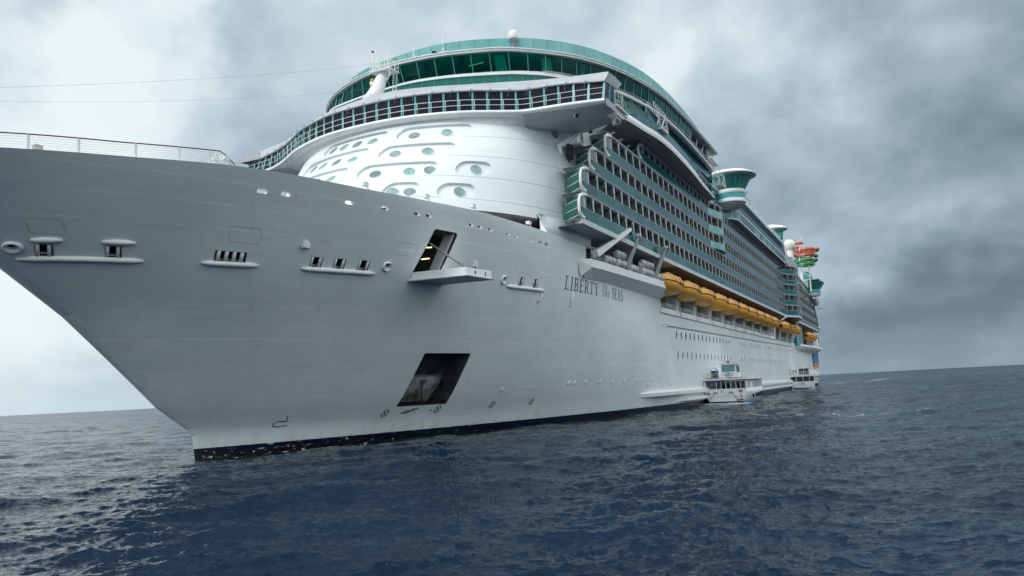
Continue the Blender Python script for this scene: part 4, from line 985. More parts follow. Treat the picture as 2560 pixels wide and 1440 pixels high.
# promenade glass, recessed wall with windows (x 46..104)
def opath(x0, x1, z0, z1, dy=0., n=24):
    xs = np.linspace(x0, x1, n); return Path([(x, osec(x)+dy, z0) for x in xs], [(x, osec(x)+dy, z1) for x in xs], 2)
UP = PT('upper_promenade', MB().use(WHITE).box((44, -19.5, 39.0), (104, 19.5, 39.3)))
Q = opath(54, 106, 39.6, 41.0, .12); n = 34
for k in range(n):
    mb = MB().use(TEALB); panel(mb, Q, Q.len*k/n+.02, Q.len*(k+1)/n-.02, 0, 1, 0, .04, 1, CEN); PT('promenade_glass', mb, UP)
PT('promenade_handrail', MB().use(TEALF, True).tube([p+V3(0, 0, .04) for p in Q.b], .05, 5), UP)
# forward green glazing x 44..60
q0 = [(43.5, -19.2, 39.6), (46.5, -21.3, 39.6), (50, -22.6, 39.6), (54, -23.2, 39.6), (59.5, -23.9, 39.6)]; q1 = [(44.5, -16.8, 43.6), (48.5, -18.8, 43.75), (52, -20.7, 43.75), (56, -21.9, 43.75), (61.3, -22.9, 43.75)]
GG = glassmat('green_gallery_glass', (.1, .5, .4), .03, .45, (.005, .085, .06), .04); Q = Path(q0, q1, 8); n = 7
for k in range(n):
    mb = MB().use(GG, True); panel(mb, Q, Q.len*k/n+.03, Q.len*(k+1)/n-.03, 0, 1, 0, .05, 2, CEN); PT('gallery_window', mb, UP)
    p, r_ = Q.at(Q.len*(k+1)/n), Q.at(Q.len*(k+1)/n, True); PT('gallery_mullion', MB().use(mat('green_frame', (.03, .25, .19), .4)).beam(p, r_, .14, .18, (1, 0, 0)), UP)
# recessed wall
RW = mat('recess_white', (.42, .43, .42), .5); mb = MB().use(mat('recess_window_wall', (.03, .035, .035), .15)); mb.box((60, -22.4, 39.3), (104, -21.9, 43.8)); PT('window_wall', mb, UP)
for k in range(21):
    x = 60.2+k*1.75+(0 if k < 13 else 1.8*(k-12)*.15)
    PT('wall_pillar', MB().use(RW).box((x, -22.75, 39.3), (x+.3, -22.4, 43.75)), UP)
mb = MB().use(TEALB); mb.box((60, -23.05, 42.2), (104, -22.98, 43.75)); PT('upper_glass_band', mb, UP)
# white line under the lounge
c2_ = crv([(42, -14.9, 0), (44.4, -16.9, 0), (48, -18.9, 0), (53, -21.2, 0), (58.5, -22.6, 0), (64.5, -23.6, 0), (76, -24.15, 0), (92, -24.05, 0), (101, -23.8, 0), (104, -23.4, 0)], 6)
mb = MB().use(WHITE, True); mb.grid([[V3(p.x, p.y+.6, 43.75), V3(p.x, p.y, 43.78), V3(p.x, p.y-.1, 44.0), V3(p.x, p.y, 44.3), V3(p.x, p.y+.5, 44.32)] for p in c2_]); PT('deck_edge_beam', mb)
PT('edge_pipe', MB().use(GREYW, True).tube([p+V3(0, -.25, 44.45) for p in c2_], .06, 5))
# maintenance gantries hanging at the side
def gantry(x, y, z, L_, Hh, lean):
    mb = MB().use(WHITE); a = V3(x, y, z); b = V3(x+L_, y-.2, z-.35)
    for o in (V3(0, 0, 0), V3(0, -.9, -.1)):
        mb.beam(a+o, b+o, .1); mb.beam(a+o+V3(0, 0, .6), b+o+V3(0, 0, .6), .07)
        for t in np.linspace(0, 1, 6): p = (a+o).lerp(b+o, t); mb.beam(p, p+V3(0, 0, .6), .06)
    c = b+V3(lean, 0, -Hh)
    for o in (V3(0, 0, 0), V3(0, -.9, 0), V3(-.9, 0, 0)): mb.beam(b+o+V3(0, 0, .5), c+o, .12)
    for k in range(5):
        t0, t1 = k/5, (k+1)/5; mb.beam(b.lerp(c, t0), b.lerp(c, t1)+V3(0, -.9, 0), .06); mb.beam(b.lerp(c, t1), b.lerp(c, t1)+V3(-.9, 0, 0), .06)
    d_ = c+V3(-3.4, 0, .0)
    for o in (V3(0, 0, 0), V3(0, -.9, 0)):
        mb.beam(c+o, d_+o, .14); mb.beam(d_+o, b+o, .1); mb.beam(c+o+V3(0, 0, .5), d_+o+V3(.5, 0, .5), .05)
        for t in (.25, .5, .75): mb.beam((c+o).lerp(d_+o, t), b.lerp(c, 1-t*.6)+o, .05)
    mb.hexa([d_+V3(0, 0, -.25), c+V3(0, 0, -.25), c+V3(0, -.95, -.25), d_+V3(0, -.95, -.25), d_+V3(0, 0, -.1), c+V3(0, 0, -.1), c+V3(0, -.95, -.1), d_+V3(0, -.95, -.1)])
    return PT('maintenance_gantry', mb, fix=True)
gantry(58.6, -23.8, 43.1, 5.2, 2.0, 1.2); 
mb = MB().use(WHITE); 
for z in (46.5, 47.3): mb.beam((99.5, -24.2, z), (105, -24.3, z-.2), .08)
for x in (99.5, 101, 103, 105): mb.beam((x, -24.2, 44.6), (x, -24.2, 47.3), .06)
mb.box((99.5, -24.4, 45.3), (105.3, -23.3, 45.5)); PT('maintenance_gantry', mb)
gantry(101.5, -24.2, 43.0, 3.2, 1.6, 1.0)

# upper band x 104..216: two glazed decks
mb = MB().use(WHITE); mb.box((126, -22.5, 38.9), (214, 22.5, 44.6)).box((104, -20.1, 38.9), (126, 20.1, 44.6)); up2 = PT('upper_block', mb)
def band(x0, x1, z0, z1, m, name, dy=0, n=40, parent=up2, th=.1):
    Q = opath(x0, x1, z0, z1, dy, 110); mb = MB().use(m); panel(mb, Q, 0, Q.len, 0, 1, 0, th, 110, CEN); return PT(name, mb, parent)
band(96, 215, 38.75, 38.98, WHITE, 'band_edge', -.08); band(100, 214, 38.98, 40.75, mat('teal_cladding', (.035, .24, .27), .22, var=.12, vscale=.15), 'lower_glass_band', 0)
band(100, 214, 40.75, 40.98, WHITE, 'band_edge', -.1); band(104, 214, 40.98, 44.5, TEALB, 'upper_glass_band', 0)
band(104, 214, 44.5, 45.1, WHITE, 'band_edge', -.15)
def darkwin(x, w, z0, z1, y=None, parent=up2):
    y0 = (osec(x)) if y is None else y
    PT('side_window', MB().use(DKWIN).box((x, y0-.06, z0), (x+w, y0+.02, z1)), parent)
for x in [88+2.9*k for k in range(5)]+[133+2.3*k for k in range(8)]+[160, 162.3]+[171]+[180, 182.3]+[188+2.3*k for k in range(8)]: darkwin(x, 1.25, 39.3, 40.6)
mb = MB().use(mat('dark_teal_frame', (.01, .06, .07), .3))
for k in range(30):
    x = 131+2.55*k; y0 = osec(x)-.05
    for a, b in (((x, 42.6), (x+1.6, 42.6)), ((x, 44.2), (x+1.6, 44.2)), ((x, 42.6), (x, 44.2)), ((x+1.6, 42.6), (x+1.6, 44.2))): mb.beam((a[0], y0, a[1]), (b[0], y0, b[1]), .12, .1)
mb.box((130, -23.55, 41.9), (200, -23.46, 41.98)); PT('window_frames', mb, up2)
railing('roof_rail', [(x, osec(x), 45.1) for x in list(np.linspace(106, 128, 14))+list(np.linspace(132, 214, 24))], 1.0, 2.2, up2, nr=3)
PT('roof_clutter', MB().use(STEEL).box((160, -20, 45.1), (161, -18.5, 47.6)).box((166, -20.5, 45.1), (167, -19.5, 46.8)), up2)
for x in (146.5, 150.2):   # dark crown-like pieces seen on the roof edge
    mb = MB().use(STEEL); c = V3(x, -22.4, 45.1); mb.beam(c, c+V3(0, -.6, 2.6), .25); mb.beam(c, c+V3(0, .8, 2.2), .2); mb.beam(c+V3(0, -.6, 2.6), c+V3(0, .3, 1.2), .3); PT('lighting_bracket', mb, up2)
# aft block x 214..301
mb = MB().use(WHITE); mb.hexa([V3(214, -21.6, 38.7), V3(301, -21.6, 36.9), V3(301, 21.6, 36.9), V3(214, 21.6, 38.7), V3(214, -21.6, 42.4), V3(296, -21.6, 38.9), V3(296, 21.6, 38.9), V3(214, 21.6, 42.4)]); PT('aft_upper_block', mb)
mb = MB().use(TEALB)
mb.add([(214, -21.75, 40.6), (298, -21.75, 37.5), (297, -21.75, 38.6), (214, -21.75, 42.0)], [(0, 1, 2, 3)]); PT('upper_glass_band', mb)
mb = MB().use(DKWIN)
for k in range(22): x = 222+3.2*k; z = 41.2-(x-214)*.037; mb.box((x, -21.85, z-.4), (x+1.6, -21.74, z+.4))
PT('side_windows', mb)

# ---------------------------------------------------------------- balcony rows
YB = -21.8
BLUE_T = mat('blue_towel', (.05, .15, .4), .8); RED_T = mat('red_towel', (.4, .06, .05), .8)
T = [22.55, 26.30, 29.6, 32.8, 36.1, 38.75]
X0 = [33.9, 34.9, 38.3, 44.4, 59.0]
def stern_x(z): return 319.5-(z-23)*1.30
def yoff(x, r):
    o = 0.
    def bump(a, b, c, d): return 0 if x < a or x > d else (.5-.5*math.cos(math.pi*(x-a)/(b-a)) if x < b else (1. if x < c else .5+.5*math.cos(math.pi*(x-c)/(d-c))))
    if r >= 2: o += 1.0*bump(104.5, 112, 113.5, 117.5)
    o += 2.9*bump(208, 218, 226, 238)
    return o
def yb(x, r): return YB-yoff(x, r)
ROWM = mat('row_beam_white', (.62, .64, .66), .45, var=.08, vscale=.4)
PANEL = mat('divider_panel', (.07, .075, .07), .5, var=.3, vscale=.9); PANELB = mat('beige_divider', (.38, .35, .27), .5)
FROST = mat('smoked_divider', (.17, .195, .18), .4, var=.35, vscale=.7)
stuffd = MB(); cnt = 0
for r in range(5):
    z0, z1 = T[r], T[r+1]; xf = X0[r]; xe = stern_x(z1)-.2
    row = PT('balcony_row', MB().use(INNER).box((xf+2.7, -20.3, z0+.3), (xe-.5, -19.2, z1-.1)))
    hi = 12
    xs = sorted(set(list(np.linspace(xf+1.2, 104, 30))+list(np.linspace(104, 118, 16))+list(np.linspace(118, 206, 20))+list(np.linspace(206, 240, 30))+list(np.linspace(240, xe, 16))))
    gz0 = z0+(.55 if r == 0 else .10); gz1 = z0+(1.92 if r == 0 else (1.34 if r < 4 else 1.3))
    # floor slab/beam
    mb = MB().use(ROWM, False)
    mb.grid([[V3(x, yb(x, r)-.06, z1-.14), V3(x, yb(x, r)-.06, z1+.04), V3(x, yb(x, r)+.5, z1+.04), V3(x, -19.3, z1-.05), V3(x, -19.3, z1-.26), V3(x, yb(x, r)+.1, z1-.24)] for x in xs], close=True)
    mb.tube([V3(x, yb(x, r)-.10, z1+.03) for x in xs], .05, 4)
    PT('floor_edge', mb, row)
    # glass parapet in stretches
    cuts = [xf+1.0]+[c for c in (104.5, 117, 208, 238) if c > xf]+[xe]
    for a, b in zip(cuts, cuts[1:]):
        pale = (a == 104.5 and r >= 2); light = False
        m = TEALL if pale else (TEALB if a >= 117 and a < 208 or a >= 238 else TEALP)
        xx = np.linspace(a, b, max(6, int((b-a)/ (1.0 if a in (104.5, 208) else 6))))
        mb = MB().use(m, False); mb.grid([[V3(x, yb(x, r)-.02, gz0), V3(x, yb(x, r)-.04, gz1)] for x in xx]); 
        mb.grid([[V3(x, yb(x, r)+.05, gz0), V3(x, yb(x, r)+.03, gz1)] for x in xx]); PT('parapet_glass', mb, row)
        PT('parapet_rail', MB().use(ROWM, True).tube([V3(x, yb(x, r)-.0, gz1+.03) for x in xx], .035, 4), row)
    # curved front bay
    zb = z0+(.5 if r == 0 else .05)
    prof = [(xf+1.4, zb), (xf+.55, zb+.12), (xf+.1, zb+.65), (xf, zb+1.3), (xf+.15, z1-1.15), (xf+.7, z1-.5), (xf+1.6, z1-.12), (xf+2.7, z1+.0)]
    pc = [Vector((p[0], 0, p[1])) for p in crv([(a, b, 0) for a, b in prof], 4)] if 0 else [V3(p.x, 0, p.y) for p in crv([(a, b, 0) for a, b in prof], 4)]
    if r < 4 or True:
        mb = MB().use(WHITE, True); yo = YB-.12; yi = YB+.10; w = .36
        mb.grid([[V3(p.x-.02, yo, p.z), V3(p.x-.02, yi, p.z), V3(p.x+w*(1 if p.x < xf+1.4 else 1), yi, p.z-(w if p.z > z1-.6 else 0)+(w if p.z < zb+.4 else 0)), V3(p.x+w, yo, p.z-(w if p.z > z1-.6 else 0)+(w if p.z < zb+.4 else 0))] for p in pc], close=True)
        PT('bay_frame', mb, row)
        sg_ = [V3(p.x+.2, YB+.03, p.z) for p in pc if p.z > gz1-.3]; sg_ = sg_+[V3(xf+2.8, YB+.03, z1-.1), V3(xf+2.8, YB+.03, gz1-.3)]; PT('bay_side_glass', MB().use(WING).add(sg_, [tuple(range(len(sg_)))]), row)
        mb = MB().use(BAYG, True); mb.grid([[V3(p.x, YB+.08, p.z), V3(p.x+2.3, -19.1, p.z)] for p in pc]); PT('bay_glass', mb, row)
        mb = MB().use(WHITE, True)
        for t in np.linspace(.06, .94, 6): p = pc[int(t*(len(pc)-1))]; mb.tube([V3(p.x-.03, YB+.05, p.z), V3(p.x+2.2, -19.2, p.z)], .045, 5)
        mb.tube([V3(p.x+2.2, -19.3, p.z) for p in pc], .06, 5)
        PT('bay_mullions', mb, row)
        pass
    # dividers
    x = (35.85 if r == 0 else X0[r]+2.9); step = 3.12
    n_ind = 20; k = 0; gx = [x]
    while gx[-1]+step < xe-1: gx.append(gx[-1]+step)
    for x in gx:
        yo = yb(x, r); beige = x > 239
        def dv(mb):
            mb.use(PANELB if beige else FROST).box((x+.02, -20.25, z0+.1), (x+.1, yo+.34, z1-.25))
            mb.use(PANELB if beige else WHITE).hexa([V3(x, yo+.11, gz1-.05), V3(x+.18, yo+.11, gz1-.05), V3(x+.18, yo+.02, gz1-.05), V3(x, yo+.02, gz1-.05), V3(x-.12, yo+.17, z1-.2), V3(x+.14, yo+.17, z1-.2), V3(x+.14, yo+.02, z1-.2), V3(x-.12, yo+.02, z1-.2)])
            if x < 150: mb.use(ROWM).box((x+.1, -20.28, z0+(1.9 if r == 0 else 1.62)), (x+step, -20.22, z0+(2.0 if r == 0 else 1.72)))
            return mb
        if k < n_ind: PT('balcony_divider', dv(MB()), row)
        else: dv(stuffd)
        k += 1
o = PT('balcony_divider', stuffd); o['kind'] = 'stuff'
# dark door glass on cabin walls
DOORM = [mat('door_glass', (.05, .065, .065), .2), mat('door_curtain', (.22, .21, .18), .7), mat('door_open', (.04, .04, .04), .7), mat('door_glass_green', (.09, .15, .14), .15)]
mb = MB()
for r in range(5):
    x = X0[r]+3.2
    while x < 250:
        m_ = DOORM[RS.choice([0, 0, 1, 2, 3])]; w = RS.choice([.8, 1.2, 1.7])
        mb.use(m_).box((x, -20.36, T[r]+.35), (x+w, -20.29, T[r+1]-.55)); mb.use(DOORM[0]).box((x+w+.03, -20.35, T[r]+.35), (x+2.1, -20.29, T[r+1]-.55)); x += 3.12
o = PT('cabin_doors', mb); o['kind'] = 'stuff'
CHAIR = mat('deck_chair', (.45, .44, .40), .6); mb = MB()
for r in range(5):
    for k in range(48):
        x = X0[r]+4.5+3.12*k+RS.uniform(0, .8)
        if RS.rand() < .6 and x < 200: z = T[r]+.3; mb.use(CHAIR).box((x, -21.2, z+.4), (x+.5, -20.7, z+.46)); mb.box((x+.45, -21.2, z+.46), (x+.5, -20.7, z+1.5+.35*RS.rand()))
        if RS.rand() < .10: mb.use(RS.choice([BLUE_T, RED_T, CHAIR])).box((x+.9, -21.72, T[r]+1.2), (x+1.5, -21.62, T[r]+1.95))
o = PT('balcony_chairs', mb); o['kind'] = 'stuff'
# bottom slab with soffit
xs = list(np.linspace(34.6, 205, 24))+list(np.linspace(206, 240, 30))+list(np.linspace(242, 319, 8))
mb = MB().use(ROWM); mb.grid([[V3(x, yb(x, 0)-.08, 22.5), V3(x, yb(x, 0)-.1, 23.1), V3(x, -19.5, 23.12)] for x in xs]); mb.add([V3(34.6, YB-.08, 22.5), V3(34.6, YB-.1, 23.1), V3(36.9, -19.3, 23.1), V3(36.9, -19.3, 22.5)], [(0, 1, 2, 3)])
PT('balcony_base_edge', mb)
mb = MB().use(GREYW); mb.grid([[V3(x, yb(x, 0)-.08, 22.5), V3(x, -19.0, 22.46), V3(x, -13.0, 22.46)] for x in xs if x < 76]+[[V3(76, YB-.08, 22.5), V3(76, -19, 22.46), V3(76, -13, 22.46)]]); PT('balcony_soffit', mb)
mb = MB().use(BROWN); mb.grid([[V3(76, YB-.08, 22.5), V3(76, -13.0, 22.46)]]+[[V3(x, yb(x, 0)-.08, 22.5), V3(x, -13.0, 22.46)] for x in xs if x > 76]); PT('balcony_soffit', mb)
# stern slab
mb = MB().use(TEALB); mb.hexa([V3(318.5, -21.9, 23), V3(321, -21.9, 23), V3(321, 21.9, 23), V3(318.5, 21.9, 23), V3(298.5, -21.9, 38.9), V3(301, -21.9, 38.9), V3(301, 21.9, 38.9), V3(298.5, 21.9, 38.9)]); PT('stern_block', mb)
# white wall behind the upper corner, wedge brackets and small oval window
PT('corner_wall', MB().use(SUPM).box((42, -19.42, 33), (60, -19.3, 38.8)))
for k in range(5):
    x = 43.2+3.3*k; z = 37.4-.05*k; mb = MB().use(WHITE); mb.hexa([V3(x, -19.3, z-.5), V3(x+.3, -19.3, z-.5), V3(x+2.2, -19.3, z-.35), V3(x+2.2, -19.3, z-.35), V3(x-.4, -21.6, z), V3(x+.3, -21.6, z), V3(x+2.4, -19.3, z), V3(x+.3, -19.3, z)]); PT('soffit_bracket', mb, fix=True)
    PT('corner_vent', MB().use(DARK, True).tube([(x+2.6, -19.3, z-.55), (x+2.6, -19.75, z-.55)], .45, 12))
mb = MB(); ca = np.linspace(0, 2*math.pi, 21)[:-1]; mb.use(WCOL[1]).add([V3(42.9+.35*math.cos(a), -19.5, 34.9+.8*math.sin(a)) for a in ca], [tuple(range(20))]); PT('oval_window', mb)
mb = MB().use(WHITE); mb.box((38.6, -20.8, 33.0), (42.5, -19.3, 33.15)); railing('corner_rail', [(38.7, -20.7, 33.1), (42.3, -20.7, 33.1)], 1.0, 1., ship); PT('corner_platform', mb)
PT('corner_door', MB().use(DARK).box((37.6, -19.7, 31.2), (38.9, -19.42, 32.9)))

# ---------------------------------------------------------------- rounded pods on the side
def pod(cx, cy, z, s=1., low=True):
    gt_ = 4.7 if low else 3.35; rf = 1.22 if low else 1.
    o = empty('whirlpool_pod', (0, 0, 0)); o.parent = ship
    mb = MB().use(WHITE, True)
    if low:
        mb.use(GREYW, True).lathe([(.2, z-3.2), (1.5*s, z-2.9), (2.7*s, z-2.2), (3.25*s, z-1.6)], (cx, cy, 0), 28)
        mb.use(WHITE, True).lathe([(3.25*s, z-1.6), (3.3*s, z-1.0), (3.25*s, z-.9)], (cx, cy, 0), 28)
        mb.use(mat('teal_band_paint', (.08, .40, .42), .3), True).lathe([(3.22*s, z-.9), (3.22*s, z+.25)], (cx, cy, 0), 28)
        mb.use(WHITE, True).lathe([(3.25*s, z+.25), (3.3*s, z+.3), (3.3*s, z+1.1), (3.1*s, z+1.15)], (cx, cy, 0), 28)
        mb.tube([(cx+3.7*s*math.cos(a), cy+3.7*s*math.sin(a), z+.55) for a in np.linspace(-math.pi, 0, 20)], .07, 6)
    PT('pod_base', mb, o)
    mb = MB().use(GALG if low else LOUNG, True); mb.lathe([(3.1*s, z+1.15), (gt_*s, z+3.9)], (cx, cy, 0), 28); PT('pod_glass', mb, o)
    mb = MB().use(TEALF)
    for k in range(24):
        a = 2*math.pi*k/24; mb.beam((cx+3.12*s*math.cos(a), cy+3.12*s*math.sin(a), z+1.15), (cx+(gt_+.02)*s*math.cos(a), cy+(gt_+.02)*s*math.sin(a), z+3.9), .12)
    PT('pod_mullions', mb, o)
    mb = MB().use(GREYW, True); mb.lathe([(4.0*s, z+3.75), (4.75*s*rf, z+4.1)], (cx, cy, 0), 32); mb.use(WHITE, True).lathe([(4.75*s*rf, z+4.1), (4.85*s*rf, z+4.25), (4.75*s*rf, z+4.42), (3.6*s*rf, z+5.1), (1.5*s*rf, z+5.7), (.05, z+5.8)], (cx, cy, 0), 32)
    if low:
        mb.use(STEEL, False)
        for k in range(7):
            for j in range(3):
                a = -2.4+.3*k; r0 = (4.2-.85*j)*s; mb.tube([(cx+r0*math.cos(a), cy+r0*math.sin(a), z+5.12+.24*j), (cx+r0*math.cos(a+.2), cy+r0*math.sin(a+.2), z+5.12+.24*j)], .09, 4)
    PT('pod_roof', mb, o)
    mb = MB().use(DARK, True); mb.tube([(cx+1.6*s*math.cos(a), cy+1.6*s*math.sin(a), z+2.9) for a in np.linspace(0, 2*math.pi, 24)], .12, 6); PT('pod_ring', mb, o)
    return o
pod(125.2, -22.6, 43.5); pod(203, -20.6, 44.6, 1.0, False)
mb = MB().use(TEALB, True).lathe([(3.05, 42), (3.05, 46.2)], (203, -20.5, 0), 24); PT('pod_column', mb)
# golf-ball radome
bm = bmesh.new(); bmesh.ops.create_icosphere(bm, subdivisions=3, radius=2.0)
for f in list(bm.faces): pass
r_ = bmesh.ops.inset_individual(bm, faces=bm.faces[:], thickness=.07, depth=-.06)
me = bpy.data.meshes.new('golf_ball_dome'); bm.to_mesh(me); bm.free(); me.materials.append(MATS['radome_white']); o = bpy.data.objects.new('golf_ball_dome', me); COL.objects.link(o); o.parent = ship; o.location = (240, -21.4, 49.4)
mb = MB().use(WHITE, True).lathe([(1.0, 45), (1.0, 47.6)], (240, -21.4, 0), 20); PT('dome_pedestal', mb)
PT('dome_deckhouse', MB().use(GREYW).box((216, -21.2, 42), (262, -10, 45.2)))
# water slides
SL = empty('water_slide_tower', (0, 0, 0)); SL.parent = ship
def loop(cx, cy, z0, rx, ry, turns, dz, m, r=.72, a0=0, name='slide_tube'):
    pts = [(cx+rx*math.cos(a0+t*turns*2*math.pi), cy+ry*math.sin(a0+t*turns*2*math.pi), z0+dz*t) for t in np.linspace(0, 1, int(34*turns)+2)]
    o = PT(name, MB().use(m, True).tube(pts, r, 12), SL)
    for i in range(3, len(pts)-3, 7): a, b = Vector(pts[i]), Vector(pts[i+1]); d = (b-a).normalized()*.09; PT('slide_flange', MB().use(WHITE, True).tube([a-d, a+d], r*1.12, 12), o)
loop(283, -22.8, 52.9, 5, 4.3, 1.05, .9, REDP, .78, 2.2); loop(283, -22.0, 50.9, 4.5, 3.6, .85, .9, REDP, .7, 2.6); loop(281, -19.8, 55.2, 3, 2.2, .5, .7, REDP, .6, 1.2)
loop(284, -23.0, 50.9, 4.5, 3.4, .6, .4, GREENP, .7, -1.5); loop(283, -22.3, 48.9, 4.6, 3.9, 1., .6, GREENP, .75, 2.2); loop(283, -21.8, 47.2, 4.2, 3.3, .8, .7, GREENP, .65, 2.5)
mb = MB().use(WHITE)
for x, y in ((281, -20.4), (284, -23.2)): mb.beam((x, y, 37), (x, y, 52.5), .42)
for k in range(7): mb.beam((283, -20.3, 51.6-.12*k), (283, -26+.4*k, 51.9-.25*k), .12)
for k in range(6): mb.beam((283, -20.5, 48.4-.1*k), (283, -25.4+.4*k, 48.7-.22*k), .1)
mb.beam((281, -20.4, 45), (284, -23.2, 43), .25); mb.beam((282, -19.5, 56), (281, -22.3, 58.5), .25)
PT('slide_supports', mb, SL)
# aft wing house
mb = MB().use(WHITE); mb.box((291, -21.6, 37.5), (297, -18, 42.6)); mb.use(GREYW).box((290.9, -21.3, 38.4), (291.1, -19.0, 41.9)); mb.use(WHITE)
for z in np.arange(38.4, 42, .5): mb.box((290.8, -21.5, z), (291.0, -18.6, z+.08))
mb.box((290.5, -26.0, 42.3), (298, -18, 42.7)); WH = PT('aft_wing_house', mb)
mb = MB().use(mat('teal_glass_dark', (.01, .12, .11), .1)); mb.hexa([V3(291.5, -25.2, 38.4), V3(298, -25.2, 38.4), V3(298, -21.6, 38.4), V3(291.5, -21.6, 38.4), V3(290.4, -27.3, 41.2), V3(298, -27.3, 41.2), V3(298, -21.6, 42.3), V3(290.4, -21.6, 42.3)]); PT('wing_glass', mb, WH, fix=True)
mb = MB().use(WHITE); mb.hexa([V3(291, -24.9, 35.9), V3(298, -24.9, 35.9), V3(298, -20, 35.9), V3(291, -20, 35.9), V3(290.7, -25.6, 37.0), V3(298, -25.6, 37.0), V3(298, -20, 37.0), V3(290.7, -20, 37.0)]); mb.use(MATS['teal_band_paint']).hexa([V3(290.7, -25.55, 37.0), V3(298, -25.6, 37.0), V3(298, -20, 37.0), V3(290.7, -20, 37.0), V3(290.7, -25.4, 38.4), V3(298, -25.6, 38.4), V3(298, -20, 38.4), V3(290.7, -20, 38.4)]); PT('wing_base', mb, WH, fix=True)
PT('wing_canopy', MB().use(MATS['teal_band_paint']).hexa([V3(290, -23.5, 42.9), V3(296, -23.5, 42.9), V3(296, -20, 42.9), V3(290, -20, 42.9), V3(291, -22.6, 45.6), V3(295, -22.6, 45.6), V3(295, -20.5, 45.9), V3(291, -20.5, 45.9)]), WH, fix=True)
mb = MB().use(GREYW, True); mb.lathe([(.1, 36.2), (1.1, 35.4), (1.2, 33.8), (.7, 32.4)], (302, -23.2, 0), 14); mb.use(WHITE); mb.box((301, -25.0, 31.2), (303, -23.0, 31.4)); railing('lookout_rail', [(301, -23.6, 31.4), (301, -25.0, 31.4), (303, -25, 31.4)], 1.4, .7, WH); PT('lookout_basket', mb, WH)
# teal stair block, stern deck flange, poster
mb = MB().use(mat('teal_block', (.03, .22, .25), .25, var=.15, vscale=.2)); mb.box((243.2, -20.6, 14.9), (263.2, -13, 23.2)); TB = PT('teal_stair_block', mb)
mb = MB().use(MATS['green_frame'])
for z in (17.2, 18.6, 20.2): mb.beam((243.1, -20.6, z), (243.1, -14, z), .1)
mb.use(glassmat('stair_glass', (.1, .5, .4), .05, .9, (.02, .26, .2), .1)).box((243.0, -20.4, 16), (243.18, -16.5, 21)); PT('stair_glazing', mb, TB)
mb = MB().use(WHITE, True); rows = []
for x in np.linspace(238, 331, 40):
    t = (x-238)/93; o = 3.1*math.sin(min(1, t*1.6)*math.pi/2)*min(1, (1-t)*8+.35); y = -hy(x, 14)
    rows.append([V3(x, y+.1, 15.6), V3(x, y-o, 15.5), V3(x, y-o-.05, 14.75), V3(x, y-o*.6, 14.0), V3(x, y+.05, 12.9)])
mb.grid(rows); PT('stern_deck_flange', mb)
railing('stern_rail', [(x, -hy(x, 14)-2.4, 15.55) for x in np.linspace(264, 330, 16)], 1.2, 2.5, ship, nr=3)
mb = MB().use(mat('poster_blue', (.04, .16, .42), .5, var=.35, vscale=.25)); mb.box((304, -19.95, 9.2), (324, -19.45, 13.9)); mb.use(mat('poster_orange', (.62, .22, .08), .5, var=.2, vscale=.4)).box((304, -19.95, 7.2), (324, -19.45, 9.2)); PT('painted_hull_panel', mb)
mb = MB().use(WHITE, True)
for z in (7.5, 10, 12.5): mb.tube([(328+1.1*math.cos(a), -17.8, z+.9*math.sin(a)) for a in np.linspace(0, 2*math.pi, 12)], .12, 5)
PT('stern_fairlead', mb)
mb = MB().use(WHITE); mb.beam((318, -21.5, 22.5), (330, -21.0, 25.5), .5); mb.beam((318, -21.5, 22.4), (309, -21.6, 19.8), .5); mb.beam((326, -20, 15.5), (326, -20, 21.5), .5); mb.use(DARK).beam((326.5, -20.2, 18), (326.5, -20.2, 21.8), .6); PT('stern_crane', mb)

# ---------------------------------------------------------------- lifeboat deck: frames, rails, boats
LBX = [74.0, 86.1, 98.3, 110.5, 122.6, 134.8, 147.0, 159.2, 171.4, 183.7]
FRX = [86.1, 98.6, 111.1, 123.6, 136.2, 148.8, 161.3, 173.9, 186.6, 199.2]
for i, x in enumerate(FRX+[211, 228.5, 241.5]):
    mb = MB().use(WHITE); zt = 19.4
    mb.hexa([V3(x-2.0, -19.2, 15.4), V3(x-.1, -19.2, 15.4), V3(x-.1, -17.2, 15.4), V3(x-2.0, -17.6, 15.4), V3(x-3.2, -19.9, zt), V3(x-1.3, -19.9, zt), V3(x-1.3, -18, zt), V3(x-3.2, -18, zt)])
    mb.use(STEEL).hexa([V3(x-2.06, -18.9, 15.9), V3(x-1.96, -18.9, 15.9), V3(x-1.96, -18.4, 15.9), V3(x-2.06, -18.4, 15.9), V3(x-3.22, -19.4, zt), V3(x-3.1, -19.4, zt), V3(x-3.1, -19.0, zt), V3(x-3.22, -19.0, zt)])
    PT('boat_davit', mb, fix=True)
    mb = MB().use(WHITE); a = V3(x-.05, -19.34, 15.3); mb.beam(a, V3(x-1.3, -19.9, 19.3), .16, .3); mb.use(STEEL).box((x-2.6, -19.0, 15.9), (x-2.0, -18.6, 16.7)); PT('davit_edge', mb)
for x in FRX:
    PT('opening_sill', MB().use(WHITE).box((x-12.1, -19.46, 15.25), (x-.25, -19.22, 16.1)))
    mb = MB().use(LINE).box((x-12.1, -19.38, 15.12), (x-.2, -19.3, 15.24)); mb.box((x-.24, -19.37, 15.12), (x-.12, -19.3, 16.2)); PT('sill_groove', mb)
    railing('promenade_rail', [(x-12.2, -19.25, 16.1), (x-.6, -19.25, 16.1)], .85, .62, ship, nr=2, r=.03, post_r=.045)
railing('promenade_rail', [(200, -19.25, 15.4), (242, -19.25, 15.4)], 1.3, .9, ship, nr=3, r=.03)
mb = MB().use(WHITE); mb.beam((233.5, -22.5, 22.5), (233.5, -20, 15.5), .8); PT('support_column', mb)
mb = MB().use(WHITE)
for k in range(4): mb.beam((203+.8*k, -20.5, 21.0), (205+.7*k, -22.3, 22.3), .12)
PT('davit_lattice', mb)
